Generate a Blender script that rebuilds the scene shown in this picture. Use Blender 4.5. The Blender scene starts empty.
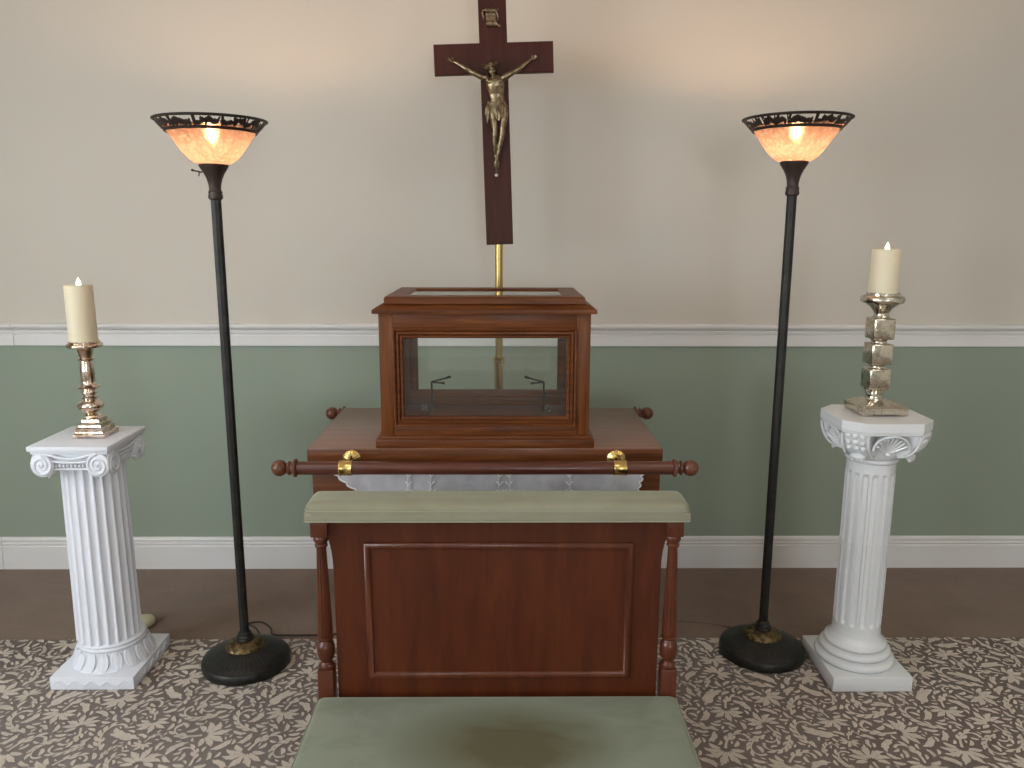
import bpy, bmesh, math, random
import numpy as np
from mathutils import Vector, Matrix

PI = math.pi
COL = bpy.context.scene.collection
random.seed(7)

# ------------------------------------------------------------------ helpers
def link(o, parent=None):
    COL.objects.link(o)
    if parent is not None:
        o.parent = parent
    return o

def wloc(o):
    v = Vector((0, 0, 0))
    while o is not None:
        v = v + o.location
        o = o.parent
    return v

def obj(name, bm, mats, parent=None, smooth=True, local=False, angle=35):
    """one mesh object; bm is in world coordinates unless local"""
    bmesh.ops.recalc_face_normals(bm, faces=bm.faces) if bm.faces else None
    me = bpy.data.meshes.new(name)
    if parent is not None and not local:
        bmesh.ops.translate(bm, vec=-wloc(parent), verts=bm.verts)
    if smooth:
        ca = math.radians(angle)
        for f in bm.faces:
            f.smooth = True
        for e in bm.edges:
            if len(e.link_faces) == 2:
                try:
                    if e.calc_face_angle() > ca:
                        e.smooth = False
                except ValueError:
                    pass
    bm.to_mesh(me)
    bm.free()
    if not isinstance(mats, (list, tuple)):
        mats = [mats]
    for m in mats:
        me.materials.append(m)
    return link(bpy.data.objects.new(name, me), parent)

def tag(o, label=None, cat=None, group=None, kind=None):
    if label: o['label'] = label
    if cat: o['category'] = cat
    if group: o['group'] = group
    if kind: o['kind'] = kind
    return o

def thing(name, label, cat, loc, group=None):
    o = bpy.data.objects.new(name, None)
    o.empty_display_size = 0.05
    o.location = loc
    link(o)
    return tag(o, label, cat, group)

def new(): return bmesh.new()

def box(bm, x0, x1, y0, y1, z0, z1, bev=0.0, seg=2, mat=0):
    """bevelled box appended to bm"""
    t = bmesh.new()
    bmesh.ops.create_cube(t, size=1.0)
    for v in t.verts:
        v.co = Vector(((x0+x1)/2 + v.co.x*(x1-x0), (y0+y1)/2 + v.co.y*(y1-y0), (z0+z1)/2 + v.co.z*(z1-z0)))
    if bev > 0:
        bmesh.ops.bevel(t, geom=list(t.edges), offset=bev, segments=seg, affect='EDGES', profile=0.5)
    for f in t.faces: f.material_index = mat
    merge(bm, t)

def merge(bm, t, M=None):
    if M is not None:
        bmesh.ops.transform(t, matrix=M, verts=t.verts)
    me = bpy.data.meshes.new('tmp')
    t.to_mesh(me); t.free()
    bm.from_mesh(me)
    bpy.data.meshes.remove(me)

def grid(bm, rows, closed_u=True, cap0=False, cap1=False, mat=0):
    """rows: list of rings (lists of Vector)"""
    R = [[bm.verts.new(p) for p in r] for r in rows]
    n = len(R[0])
    for a, b in zip(R[:-1], R[1:]):
        for i in range(n if closed_u else n-1):
            j = (i+1) % n
            f = bm.faces.new((a[i], a[j], b[j], b[i])); f.material_index = mat
    if cap0: bm.faces.new(list(reversed(R[0]))).material_index = mat
    if cap1: bm.faces.new(R[-1]).material_index = mat
    return R

def lathe(bm, prof, cx=0, cy=0, cz=0, n=40, cap0=True, cap1=True, fn=None, mat=0, off=0.0):
    rows = []
    for (r, z) in prof:
        ring = []
        for i in range(n):
            a = 2*PI*i/n + off
            rr = r if fn is None else fn(r, z, a)
            ring.append(Vector((cx + rr*math.cos(a), cy + rr*math.sin(a), cz + z)))
        rows.append(ring)
    grid(bm, rows, True, cap0, cap1, mat)

def lathe_x(bm, prof, x0, cy, cz, n=28, cap=True):
    """prof [(r, dx)] revolved about the x axis"""
    rows = [[Vector((x0+dx, cy + r*math.cos(2*PI*i/n), cz + r*math.sin(2*PI*i/n))) for i in range(n)] for r, dx in prof]
    grid(bm, rows, True, cap, cap)

def lathe_y(bm, prof, cx, y0, cz, n=28, cap=True):
    rows = [[Vector((cx + r*math.cos(2*PI*i/n), y0+dy, cz + r*math.sin(2*PI*i/n))) for i in range(n)] for r, dy in prof]
    grid(bm, rows, True, cap, cap)

def smooth_path(pts, k=6):
    pts = [Vector(p) for p in pts]
    out = []
    for i in range(len(pts)-1):
        p0 = pts[max(i-1, 0)]; p1 = pts[i]; p2 = pts[i+1]; p3 = pts[min(i+2, len(pts)-1)]
        for s in range(k):
            t = s/k
            out.append(0.5*((2*p1)+(-p0+p2)*t+(2*p0-5*p1+4*p2-p3)*t*t+(-p0+3*p1-3*p2+p3)*t*t*t))
    out.append(pts[-1])
    return out

def tube(bm, pts, r, n=10, closed=False, cap=True, mat=0, sy=1.0):
    """r: number or list"""
    pts = [Vector(p) for p in pts]
    N = len(pts)
    rr = r if isinstance(r, (list, tuple)) else [r]*N
    up = None
    rows = []
    for i in range(N):
        if closed:
            t = (pts[(i+1) % N]-pts[i-1]).normalized()
        else:
            t = (pts[min(i+1, N-1)]-pts[max(i-1, 0)]).normalized()
        if up is None:
            up = Vector((0, 0, 1)) if abs(t.z) < 0.9 else Vector((0, 1, 0))
        s = t.cross(up).normalized()
        up = s.cross(t).normalized()
        rows.append([pts[i] + s*(rr[i]*math.cos(2*PI*k/n)) + up*(rr[i]*sy*math.sin(2*PI*k/n)) for k in range(n)])
    if closed:
        rows.append(rows[0])
        R = [[bm.verts.new(p) for p in q] for q in rows[:-1]]
        R.append(R[0])
        for a, b in zip(R[:-1], R[1:]):
            for i in range(n):
                j = (i+1) % n
                try: bm.faces.new((a[i], a[j], b[j], b[i])).material_index = mat
                except ValueError: pass
    else:
        grid(bm, rows, True, cap, cap, mat)

def ell(bm, c, r, M=None, seg=14, rings=9, mat=0):
    if M is not None and M is globals().get('HM'): r = tuple(q*1.2 for q in r)
    t = bmesh.new()
    bmesh.ops.create_uvsphere(t, u_segments=seg, v_segments=rings, radius=1.0)
    for v in t.verts:
        v.co = Vector((v.co.x*r[0], v.co.y*r[1], v.co.z*r[2]))
    if M is not None: bmesh.ops.transform(t, matrix=M, verts=t.verts)
    bmesh.ops.translate(t, vec=Vector(c), verts=t.verts)
    for f in t.faces: f.material_index = mat
    merge(bm, t)

def extrude_profile_x(bm, prof, x0, x1, mat=0):
    """closed profile [(y,z)] swept along x"""
    a = [Vector((x0, y, z)) for y, z in prof]; b = [Vector((x1, y, z)) for y, z in prof]
    grid(bm, [a, b], True, True, True, mat)

def frame_moulding(bm, x0, x1, z0, z1, y, prof):
    """mitred rectangular moulding facing -y. prof: [(inset, out)] inset from the outer rectangle, out = towards the viewer"""
    rows = []
    for (d, o) in prof:
        rows.append([Vector((x0+d, y-o, z0+d)), Vector((x1-d, y-o, z0+d)), Vector((x1-d, y-o, z1-d)), Vector((x0+d, y-o, z1-d))])
    grid(bm, rows + [rows[0]], True, False, False)
    bmesh.ops.remove_doubles(bm, verts=bm.verts, dist=1e-6)

# ------------------------------------------------------------------ materials
def mat(name, color=(0.8, 0.8, 0.8), rough=0.5, metal=0.0, **kw):
    m = bpy.data.materials.new(name)
    m.use_nodes = True
    b = m.node_tree.nodes['Principled BSDF']
    b.inputs['Base Color'].default_value = (*color, 1)
    b.inputs['Roughness'].default_value = rough
    b.inputs['Metallic'].default_value = metal
    for k, v in kw.items():
        b.inputs[k].default_value = v
    return m

def nodes(m):
    return m.node_tree.nodes, m.node_tree.links, m.node_tree.nodes['Principled BSDF']

def coords(m, scale=(1, 1, 1), rot=(0, 0, 0), kind='Object'):
    N, L, b = nodes(m)
    tc = N.new('ShaderNodeTexCoord'); mp = N.new('ShaderNodeMapping')
    mp.inputs['Scale'].default_value = scale
    mp.inputs['Rotation'].default_value = rot
    L.new(tc.outputs[kind], mp.inputs['Vector'])
    return mp.outputs['Vector']

def noise(m, vec, scale, detail=4, rough=0.55, dist=0.0):
    N, L, b = nodes(m)
    n = N.new('ShaderNodeTexNoise')
    n.inputs['Scale'].default_value = scale
    n.inputs['Detail'].default_value = detail
    n.inputs['Roughness'].default_value = rough
    n.inputs['Distortion'].default_value = dist
    L.new(vec, n.inputs['Vector'])
    return n.outputs['Fac']

def ramp(m, fac, stops):
    N, L, b = nodes(m)
    r = N.new('ShaderNodeValToRGB')
    e = r.color_ramp.elements
    while len(e) < len(stops): e.new(0.5)
    for q, (p, c) in zip(e, stops):
        q.position = p; q.color = (*c, 1)
    L.new(fac, r.inputs['Fac'])
    return r.outputs['Color']

def bump(m, h, strength=0.2, dist=0.002):
    N, L, b = nodes(m)
    n = N.new('ShaderNodeBump')
    n.inputs['Strength'].default_value = strength
    n.inputs['Distance'].default_value = dist
    L.new(h, n.inputs['Height'])
    L.new(n.outputs['Normal'], b.inputs['Normal'])

def wood(name, dark, mid, light, rough=0.35, grain=(1.2, 22, 22), coat=0.05, sc=3.0, spec=0.22):
    m = mat(name, mid, rough)
    N, L, b = nodes(m)
    v = coords(m, grain)
    f = noise(m, v, sc, 6, 0.62, 0.6)
    c = ramp(m, f, [(0.28, dark), (0.5, mid), (0.74, light)])
    L.new(c, b.inputs['Base Color'])
    f2 = noise(m, v, sc*6, 3, 0.6)
    bump(m, f2, 0.12, 0.0008)
    b.inputs['Coat Weight'].default_value = coat
    b.inputs['Coat Roughness'].default_value = 0.22
    b.inputs['Specular IOR Level'].default_value = spec
    return m

def paint(name, color, rough=0.7, bs=0.08, sc=180):
    m = mat(name, color, rough)
    v = coords(m)
    N, L, b = nodes(m)
    bump(m, noise(m, v, sc, 3), bs, 0.001)
    b.inputs['Specular IOR Level'].default_value = 0.3
    return m

M_cream = paint('cream_wall_paint', (0.600, 0.560, 0.490), 0.55)
M_green = paint('sage_wall_paint', (0.285, 0.340, 0.272), 0.55)
M_trim = paint('white_trim_paint', (0.74, 0.73, 0.72), 0.35, 0.03)
M_ceil = paint('ceiling_paint', (0.78, 0.77, 0.74), 0.9)
M_sidewall = paint('side_wall_paint', (0.62, 0.58, 0.51), 0.8)

def carpet(name, c1, c2, bigscale=3.0):
    m = mat(name, c1, 0.95)
    N, L, b = nodes(m)
    v = coords(m)
    f = noise(m, v, bigscale, 5, 0.7)
    f2 = noise(m, v, 260, 2, 0.6)
    mx = N.new('ShaderNodeMath'); mx.operation = 'ADD'
    L.new(f, mx.inputs[0]); L.new(f2, mx.inputs[1])
    hv = N.new('ShaderNodeMath'); hv.operation = 'MULTIPLY'; hv.inputs[1].default_value = 0.5
    L.new(mx.outputs[0], hv.inputs[0])
    L.new(ramp(m, hv.outputs[0], [(0.36, c1), (0.64, c2)]), b.inputs['Base Color'])
    bump(m, f2, 0.5, 0.003)
    b.inputs['Specular IOR Level'].default_value = 0.1
    b.inputs['Sheen Weight'].default_value = 0.25
    b.inputs['Sheen Roughness'].default_value = 0.6
    return m
M_carp_plain = carpet('plain_brown_carpet', (0.135, 0.080, 0.048), (0.205, 0.128, 0.082), 4)
M_carp_dark = carpet('brown_pile', (0.138, 0.080, 0.052), (0.200, 0.125, 0.085), 8)
M_carp_light = carpet('taupe_pile', (0.465, 0.395, 0.325), (0.610, 0.530, 0.445), 8)

M_case = wood('warm_cherry_wood', (0.050, 0.0135, 0.003), (0.112, 0.032, 0.007), (0.185, 0.058, 0.013), 0.42)
M_casev = wood('warm_cherry_wood_upright', (0.062, 0.017, 0.004), (0.132, 0.040, 0.009), (0.210, 0.072, 0.018), 0.42, (22, 22, 1.2))
M_biertop_sheen = wood('cherry_top_painted_sheen', (0.150, 0.068, 0.042), (0.200, 0.095, 0.060), (0.245, 0.125, 0.080), 0.34, (1.0, 26, 22), 0.5)  # cherry made lighter: the reflected sheen on the table top is painted in
M_rod = wood('dark_rod_wood', (0.060, 0.016, 0.009), (0.090, 0.027, 0.016), (0.130, 0.044, 0.027), 0.33, (1.0, 12, 12), 0.4)
M_ball = wood('turned_ball_wood', (0.050, 0.016, 0.009), (0.120, 0.040, 0.021), (0.200, 0.080, 0.046), 0.3, (14, 14, 6), 0.5)
M_kneel = wood('red_mahogany', (0.050, 0.010, 0.003), (0.073, 0.0155, 0.0045), (0.098, 0.0235, 0.0065), 0.46, (7, 7, 1.0), 0.12, 3.0)
M_kneelpost = wood('red_mahogany_turned', (0.055, 0.012, 0.005), (0.090, 0.022, 0.009), (0.125, 0.036, 0.015), 0.36, (7, 7, 1.0), 0.4, 3.0)
M_cross = wood('cross_mahogany', (0.036, 0.008, 0.0045), (0.050, 0.011, 0.006), (0.068, 0.017, 0.010), 0.5, (10, 10, 1.5), 0.05)

def velvet(name, c1, c2, c3, worn=False):
    m = mat(name, c1, 0.85)
    N, L, b = nodes(m)
    v = coords(m, (1.0, 1.6, 1.0))
    f = noise(m, v, 3.6, 5, 0.6, 0.4)
    colr = ramp(m, f, [(0.32, c1), (0.5, c2), (0.70, c3)])
    if worn:       # flattened brownish nap where people kneel
        g = N.new('ShaderNodeTexGradient'); g.gradient_type = 'SPHERICAL'
        mp = N.new('ShaderNodeMapping'); tc = N.new('ShaderNodeTexCoord')
        mp.inputs['Scale'].default_value = (1/0.33, 1/0.20, 1/0.5)
        mp.inputs['Location'].default_value = (-0.02/0.33, 0.13/0.20, -0.24/0.5)
        L.new(tc.outputs['Object'], mp.inputs['Vector']); L.new(mp.outputs['Vector'], g.inputs['Vector'])
        mu = N.new('ShaderNodeMath'); mu.operation = 'MULTIPLY_ADD'; mu.inputs[1].default_value = 0.9
        sub = N.new('ShaderNodeMath'); sub.operation = 'SUBTRACT'; sub.inputs[1].default_value = 0.5
        L.new(f, sub.inputs[0]); L.new(g.outputs['Fac'], mu.inputs[0]); L.new(sub.outputs[0], mu.inputs[2])
        cl = N.new('ShaderNodeMapRange'); cl.inputs['From Min'].default_value = 0.05; cl.inputs['From Max'].default_value = 0.6
        L.new(mu.outputs[0], cl.inputs['Value'])
        mx = N.new('ShaderNodeMix'); mx.data_type = 'RGBA'
        L.new(cl.outputs['Result'], mx.inputs['Factor']); L.new(colr, mx.inputs['A']); mx.inputs['B'].default_value = (0.105, 0.092, 0.048, 1)
        colr = mx.outputs['Result']
    L.new(colr, b.inputs['Base Color'])
    bump(m, noise(m, v, 300, 2), 0.25, 0.001)
    b.inputs['Sheen Weight'].default_value = 0.55
    b.inputs['Sheen Roughness'].default_value = 0.35
    b.inputs['Sheen Tint'].default_value = (0.75, 0.85, 0.68, 1)
    b.inputs['Specular IOR Level'].default_value = 0.15
    return m
M_velvet = velvet('sage_velvet', (0.170, 0.180, 0.128), (0.215, 0.235, 0.180), (0.265, 0.290, 0.230), True)
M_velvet2 = velvet('sage_velvet_arm_pad', (0.225, 0.210, 0.145), (0.252, 0.242, 0.172), (0.278, 0.272, 0.202))
M_welt = mat('pale_piping', (0.27, 0.275, 0.20), 0.85)

M_plast = paint('white_plastic_column', (0.74, 0.76, 0.82), 0.5, 0.02, 60)
M_ceram = mat('white_glazed_column', (0.73, 0.745, 0.76), 0.22)
nodes(M_ceram)[2].inputs['Coat Weight'].default_value = 0.3

def mercury(name, cols, rough=0.2):
    m = mat(name, cols[1], rough, 1.0)
    N, L, b = nodes(m)
    v = coords(m)
    f = noise(m, v, 34, 7, 0.78, 1.6)
    L.new(ramp(m, f, [(0.36, cols[0]), (0.46, cols[1]), (0.58, cols[2]), (0.68, cols[3])]), b.inputs['Base Color'])
    f2 = noise(m, v, 60, 5, 0.75)
    L.new(ramp(m, f2, [(0.35, (0.06,)*3), (0.7, (0.30,)*3)]), b.inputs['Roughness'])
    bump(m, noise(m, v, 30, 3, 0.55), 0.35, 0.004)
    return m
M_merc = mercury('rose_gold_mercury_glass', [(0.30, 0.18, 0.10), (0.62, 0.47, 0.35), (0.80, 0.72, 0.66), (0.48, 0.33, 0.20)])
M_merc2 = mercury('silver_gold_mercury_glass', [(0.22, 0.19, 0.12), (0.60, 0.56, 0.48), (0.72, 0.66, 0.55), (0.34, 0.19, 0.12)])

M_wax = mat('ivory_wax', (0.76, 0.68, 0.50), 0.45)
_b = nodes(M_wax)[2]
_b.inputs['Subsurface Weight'].default_value = 0.35
_b.inputs['Subsurface Radius'].default_value = (0.02, 0.013, 0.007)
_b.inputs['Subsurface Scale'].default_value = 1.0
_b.inputs['Emission Color'].default_value = (1.0, 0.75, 0.40, 1)
M_flame = mat('led_flame', (1.0, 0.9, 0.7), 0.4)
_b = nodes(M_flame)[2]
_b.inputs['Emission Color'].default_value = (1.0, 0.86, 0.62, 1)
_b.inputs['Emission Strength'].default_value = 1.6

def brass(name, c, rough, dark=None):
    m = mat(name, c, rough, 1.0)
    N, L, b = nodes(m)
    v = coords(m)
    f = noise(m, v, 70, 4, 0.6)
    d = dark or tuple(x*0.7 for x in c)
    L.new(ramp(m, f, [(0.35, d), (0.6, c)]), b.inputs['Base Color'])
    return m
M_brass = brass('polished_brass', (0.66, 0.46, 0.17), 0.27, (0.62, 0.43, 0.155))
M_pole = brass('brass_pole', (0.55, 0.40, 0.14), 0.28, (0.46, 0.33, 0.11))
M_bronze = brass('antique_bronze', (0.34, 0.265, 0.165), 0.36, (0.13, 0.095, 0.055))
M_bronzed = brass('dark_bronze_hair', (0.12, 0.09, 0.06), 0.42, (0.05, 0.04, 0.03))
M_silver = mat('steel_pin', (0.5, 0.48, 0.45), 0.3, 1.0)

M_iron = mat('black_bronze_metal', (0.018, 0.018, 0.017), 0.42, 0.35)
N, L, b = nodes(M_iron)
_f = noise(M_iron, coords(M_iron), 30, 5, 0.7)
L.new(ramp(M_iron, _f, [(0.35, (0.010, 0.010, 0.010)), (0.75, (0.034, 0.030, 0.024))]), b.inputs['Base Color'])
M_cup = mat('dark_brown_metal', (0.045, 0.028, 0.022), 0.45, 0.3)
M_gilt = brass('rubbed_gilt', (0.20, 0.14, 0.06), 0.42, (0.022, 0.018, 0.012))
nodes(M_gilt)[2].inputs['Metallic'].default_value = 0.8
M_rim = mat('pierced_rim_metal', (0.030, 0.020, 0.016), 0.5, 0.3)
M_black = mat('black_satin_metal', (0.006, 0.006, 0.006), 0.4)
M_cord = mat('brown_cord', (0.020, 0.014, 0.011), 0.5)
M_lace = None

def glassy(name, tint=(1, 1, 1), rough=0.0, refl=0.12):
    """thin sheet of glass: clear transmission plus a mirror reflection"""
    m = bpy.data.materials.new(name); m.use_nodes = True
    N = m.node_tree.nodes; L = m.node_tree.links
    N.clear()
    out = N.new('ShaderNodeOutputMaterial')
    t = N.new('ShaderNodeBsdfTransparent'); t.inputs['Color'].default_value = (*tint, 1)
    g = N.new('ShaderNodeBsdfGlossy'); g.inputs['Roughness'].default_value = rough
    g.inputs['Color'].default_value = (1, 1, 1, 1)
    fr = N.new('ShaderNodeFresnel'); fr.inputs['IOR'].default_value = 1.5
    ad = N.new('ShaderNodeMath'); ad.operation = 'ADD'; ad.inputs[1].default_value = refl; ad.use_clamp = True
    L.new(fr.outputs[0], ad.inputs[0])
    mx = N.new('ShaderNodeMixShader')
    L.new(ad.outputs[0], mx.inputs['Fac']); L.new(t.outputs[0], mx.inputs[1]); L.new(g.outputs[0], mx.inputs[2])
    L.new(mx.outputs[0], out.inputs['Surface'])
    return m
M_glass = glassy('display_glass', (0.97, 0.98, 0.97), 0.0, 0.0)
M_clear = glassy('clear_acrylic', (0.88, 0.88, 0.88), 0.12, 0.02)

# amber glass of the torchiere shades
def amber_glass(name):
    m = bpy.data.materials.new(name); m.use_nodes = True
    N = m.node_tree.nodes; L = m.node_tree.links
    N.clear()
    out = N.new('ShaderNodeOutputMaterial')
    tc = N.new('ShaderNodeTexCoord'); vo = N.new('ShaderNodeTexVoronoi')
    vo.inputs['Scale'].default_value = 75
    L.new(tc.outputs['Object'], vo.inputs['Vector'])
    bp = N.new('ShaderNodeBump'); bp.inputs['Strength'].default_value = 0.6; bp.inputs['Distance'].default_value = 0.004
    L.new(vo.outputs['Distance'], bp.inputs['Height'])
    cr = N.new('ShaderNodeValToRGB')
    cr.color_ramp.elements[0].position = 0.2; cr.color_ramp.elements[0].color = (0.115, 0.084, 0.064, 1)
    cr.color_ramp.elements[1].position = 0.6; cr.color_ramp.elements[1].color = (0.078, 0.048, 0.033, 1)
    L.new(vo.outputs['Distance'], cr.inputs['Fac'])
    tl = N.new('ShaderNodeBsdfTranslucent'); L.new(cr.outputs[0], tl.inputs['Color']); L.new(bp.outputs[0], tl.inputs['Normal'])
    df = N.new('ShaderNodeBsdfDiffuse'); df.inputs['Color'].default_value = (0.22, 0.14, 0.10, 1)
    tr = N.new('ShaderNodeBsdfTransparent'); tr.inputs['Color'].default_value = (1.0, 0.72, 0.48, 1)
    rf = N.new('ShaderNodeBsdfRefraction'); rf.inputs['Color'].default_value = (1.0, 0.72, 0.45, 1); rf.inputs['Roughness'].default_value = 0.5; rf.inputs['IOR'].default_value = 1.5
    gl = N.new('ShaderNodeBsdfGlossy'); gl.inputs['Roughness'].default_value = 0.2; L.new(bp.outputs[0], gl.inputs['Normal'])
    m1 = N.new('ShaderNodeMixShader'); m1.inputs[0].default_value = 0.35
    L.new(tl.outputs[0], m1.inputs[1]); L.new(df.outputs[0], m1.inputs[2])
    m2 = N.new('ShaderNodeMixShader'); m2.inputs[0].default_value = 0.03
    L.new(m1.outputs[0], m2.inputs[1]); L.new(rf.outputs[0], m2.inputs[2])
    m3 = N.new('ShaderNodeMixShader'); m3.inputs[0].default_value = 0.0
    L.new(m2.outputs[0], m3.inputs[1]); L.new(tr.outputs[0], m3.inputs[2])
    m4 = N.new('ShaderNodeMixShader'); m4.inputs[0].default_value = 0.05
    L.new(m3.outputs[0], m4.inputs[1]); L.new(gl.outputs[0], m4.inputs[2])
    L.new(m4.outputs[0], out.inputs['Surface'])
    return m
M_shade = amber_glass('amber_scavo_glass')

def emis(name, color, s):
    m = bpy.data.materials.new(name); m.use_nodes = True
    N = m.node_tree.nodes; L = m.node_tree.links
    N.clear()
    out = N.new('ShaderNodeOutputMaterial'); e = N.new('ShaderNodeEmission')
    e.inputs['Color'].default_value = (*color, 1); e.inputs['Strength'].default_value = s
    L.new(e.outputs[0], out.inputs['Surface'])
    return m
BULB = 800.0
M_bulb = emis('warm_bulb', (1.0, 0.62, 0.39), BULB)
M_troffer = emis('ceiling_diffuser', (1.0, 0.94, 0.86), 6.8)
M_day = emis('daylight_pane', (0.86, 0.94, 1.0), 14.0)

def lace_mat():
    m = bpy.data.materials.new('white_lace'); m.use_nodes = True
    N = m.node_tree.nodes; L = m.node_tree.links
    N.clear()
    out = N.new('ShaderNodeOutputMaterial')
    d = N.new('ShaderNodeBsdfDiffuse'); d.inputs['Color'].default_value = (0.74, 0.75, 0.80, 1)
    t = N.new('ShaderNodeBsdfTransparent')
    tc = N.new('ShaderNodeTexCoord'); n = N.new('ShaderNodeTexNoise'); n.inputs['Scale'].default_value = 14; n.inputs['Detail'].default_value = 5
    L.new(tc.outputs['Object'], n.inputs['Vector'])
    r = N.new('ShaderNodeMapRange'); r.inputs['From Min'].default_value = 0.3; r.inputs['From Max'].default_value = 0.7
    r.inputs['To Min'].default_value = 0.15; r.inputs['To Max'].default_value = 0.45
    L.new(n.outputs['Fac'], r.inputs['Value'])
    mx = N.new('ShaderNodeMixShader'); L.new(r.outputs[0], mx.inputs[0])
    L.new(d.outputs[0], mx.inputs[1]); L.new(t.outputs[0], mx.inputs[2])
    L.new(mx.outputs[0], out.inputs['Surface'])
    return m
M_lace = lace_mat()
M_thread = mat('white_embroidery', (0.86, 0.87, 0.90), 0.8)

# ------------------------------------------------------------------ the room
WY = 3.392           # face of the back wall
RX = 3.6             # side walls
RY = -4.6            # rear wall
HC = 2.75            # ceiling height
EDGE = 2.745         # where the patterned carpet ends

def struct(name, bm, mats, label=None, cat=None, parent=None, smooth=False):
    o = obj(name, bm, mats, parent, smooth)
    if parent is None: o['kind'] = 'structure'
    if label: o['label'] = label
    if cat: o['category'] = cat
    return o

bm = new(); box(bm, -RX, RX, RY, WY, -0.10, -0.002)
struct('floor', bm, M_carp_plain, 'plain brown carpet strip along the foot of the back wall', 'floor')
bm = new()
ZS = 1.03
box(bm, -RX, RX, WY, WY+0.12, -0.10, ZS, mat=0)
box(bm, -RX, RX, WY, WY+0.12, ZS, HC, mat=1)
struct('wall_back', bm, [M_green, M_cream], 'back wall painted cream above the chair rail and sage green below', 'wall')
bm = new(); box(bm, -RX-0.12, -RX, RY, WY+0.12, -0.10, HC)
struct('wall_left', bm, M_sidewall, 'cream side wall on the left', 'wall')
bm = new(); box(bm, RX, RX+0.12, RY, WY+0.12, -0.10, HC)
struct('wall_right', bm, M_sidewall, 'cream side wall on the right', 'wall')
bm = new(); box(bm, -RX, RX, RY-0.12, RY, -0.10, HC)
struct('wall_rear', bm, M_sidewall, 'cream rear wall behind the viewer', 'wall')
bm = new(); box(bm, -RX-0.12, RX+0.12, RY-0.12, WY+0.12, HC, HC+0.1)
struct('ceiling', bm, M_ceil, 'white ceiling', 'ceiling')

# chair rail and baseboard, each in two lengths with an open joint near the left edge
rail = [(0, 1.0065), (-0.011, 1.0065), (-0.013, 1.010), (-0.013, 1.052), (-0.009, 1.055), (-0.009, 1.059), (-0.016, 1.062),
        (-0.017, 1.071), (-0.012, 1.0735), (-0.020, 1.079), (-0.027, 1.087), (-0.028, 1.094), (-0.024, 1.099), (-0.016, 1.1025), (0, 1.1025)]
base = [(0, -0.008), (-0.016, -0.008), (-0.016, 0.103), (-0.0145, 0.106), (-0.011, 0.1075), (-0.0125, 0.112), (-0.0145, 0.118), (-0.010, 0.1215),
        (-0.0105, 0.128), (-0.013, 0.134), (-0.010, 0.1415), (-0.004, 0.1455), (0, 0.1455)]
def trim_run(name, prof, x0, x1, label):
    bm = new()
    extrude_profile_x(bm, [(WY+y, z) for y, z in prof], x0, x1)
    struct(name, bm, M_trim, label, 'trim')
trim_run('trim_1', rail, -RX, -2.0758, 'short length of white chair rail left of the joint')
trim_run('trim_2', rail, -2.0728, RX, 'long white chair rail running behind the cross and lamps')
trim_run('baseboard_back', base, -2.2314, RX, 'long white baseboard along the back wall')
trim_run('baseboard_left', base, -RX, -2.2344, 'short length of white baseboard left of the joint')

# windows of the rest of the room
def window(name, x0, x1, y0, y1, z0, z1, axis):
    bm = new()
    t = 0.05
    if axis == 'x':      # on a side wall, thin in x
        a, b2 = (x0, x1)
        box(bm, a, b2, y0-t, y1+t, z0-t, z0); box(bm, a, b2, y0-t, y1+t, z1, z1+t)
        box(bm, a, b2, y0-t, y0, z0, z1); box(bm, a, b2, y1, y1+t, z0, z1)
        ym = (y0+y1)/2; box(bm, a, b2, ym-0.02, ym+0.02, z0, z1)
        fr = struct(name, bm, M_trim, None, None)
        bm = new(); box(bm, a+0.012, b2-0.012, y0, y1, z0, z1)
    else:
        a, b2 = (y0, y1)
        box(bm, x0-t, x1+t, a, b2, z0-t, z0); box(bm, x0-t, x1+t, a, b2, z1, z1+t)
        box(bm, x0-t, x0, a, b2, z0, z1); box(bm, x1, x1+t, a, b2, z0, z1)
        xm = (x0+x1)/2; box(bm, xm-0.02, xm+0.02, a, b2, z0, z1)
        fr = struct(name, bm, M_trim, None, None)
        bm = new(); box(bm, x0, x1, a+0.012, b2-0.012, z0, z1)
    obj('window_pane', bm, M_day, fr, False)
window('window_1', -RX, -RX+0.04, -2.9, -1.5, 0.9, 2.2, 'x')
window('window_2', -RX, -RX+0.04, -0.6, 0.8, 0.9, 2.2, 'x')
window('window_3', 0.5, 1.6, RY, RY+0.04, 0.9, 2.2, 'y')

k = 0
for cx, cy in ((-1.7, 0.9), (1.7, 0.9), (-1.7, -2.2), (1.7, -2.2)):
    t = thing('ceiling_light', 'recessed ceiling light panel out of view overhead', 'ceiling light', (cx, cy, HC), 'ceiling light panels')
    bm = new()
    for s in (-1, 1):
        box(bm, cx+s*0.6-0.015, cx+s*0.6+0.015, cy-0.315, cy+0.315, HC-0.02, HC)
        box(bm, cx-0.585, cx+0.585, cy+s*0.3-0.015, cy+s*0.3+0.015, HC-0.02, HC)
    obj('light_frame', bm, M_trim, t, False)
    bm = new(); box(bm, cx-0.585, cx+0.585, cy-0.285, cy+0.285, HC-0.012, HC)
    obj('diffuser', bm, M_troffer, t, False)

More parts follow.
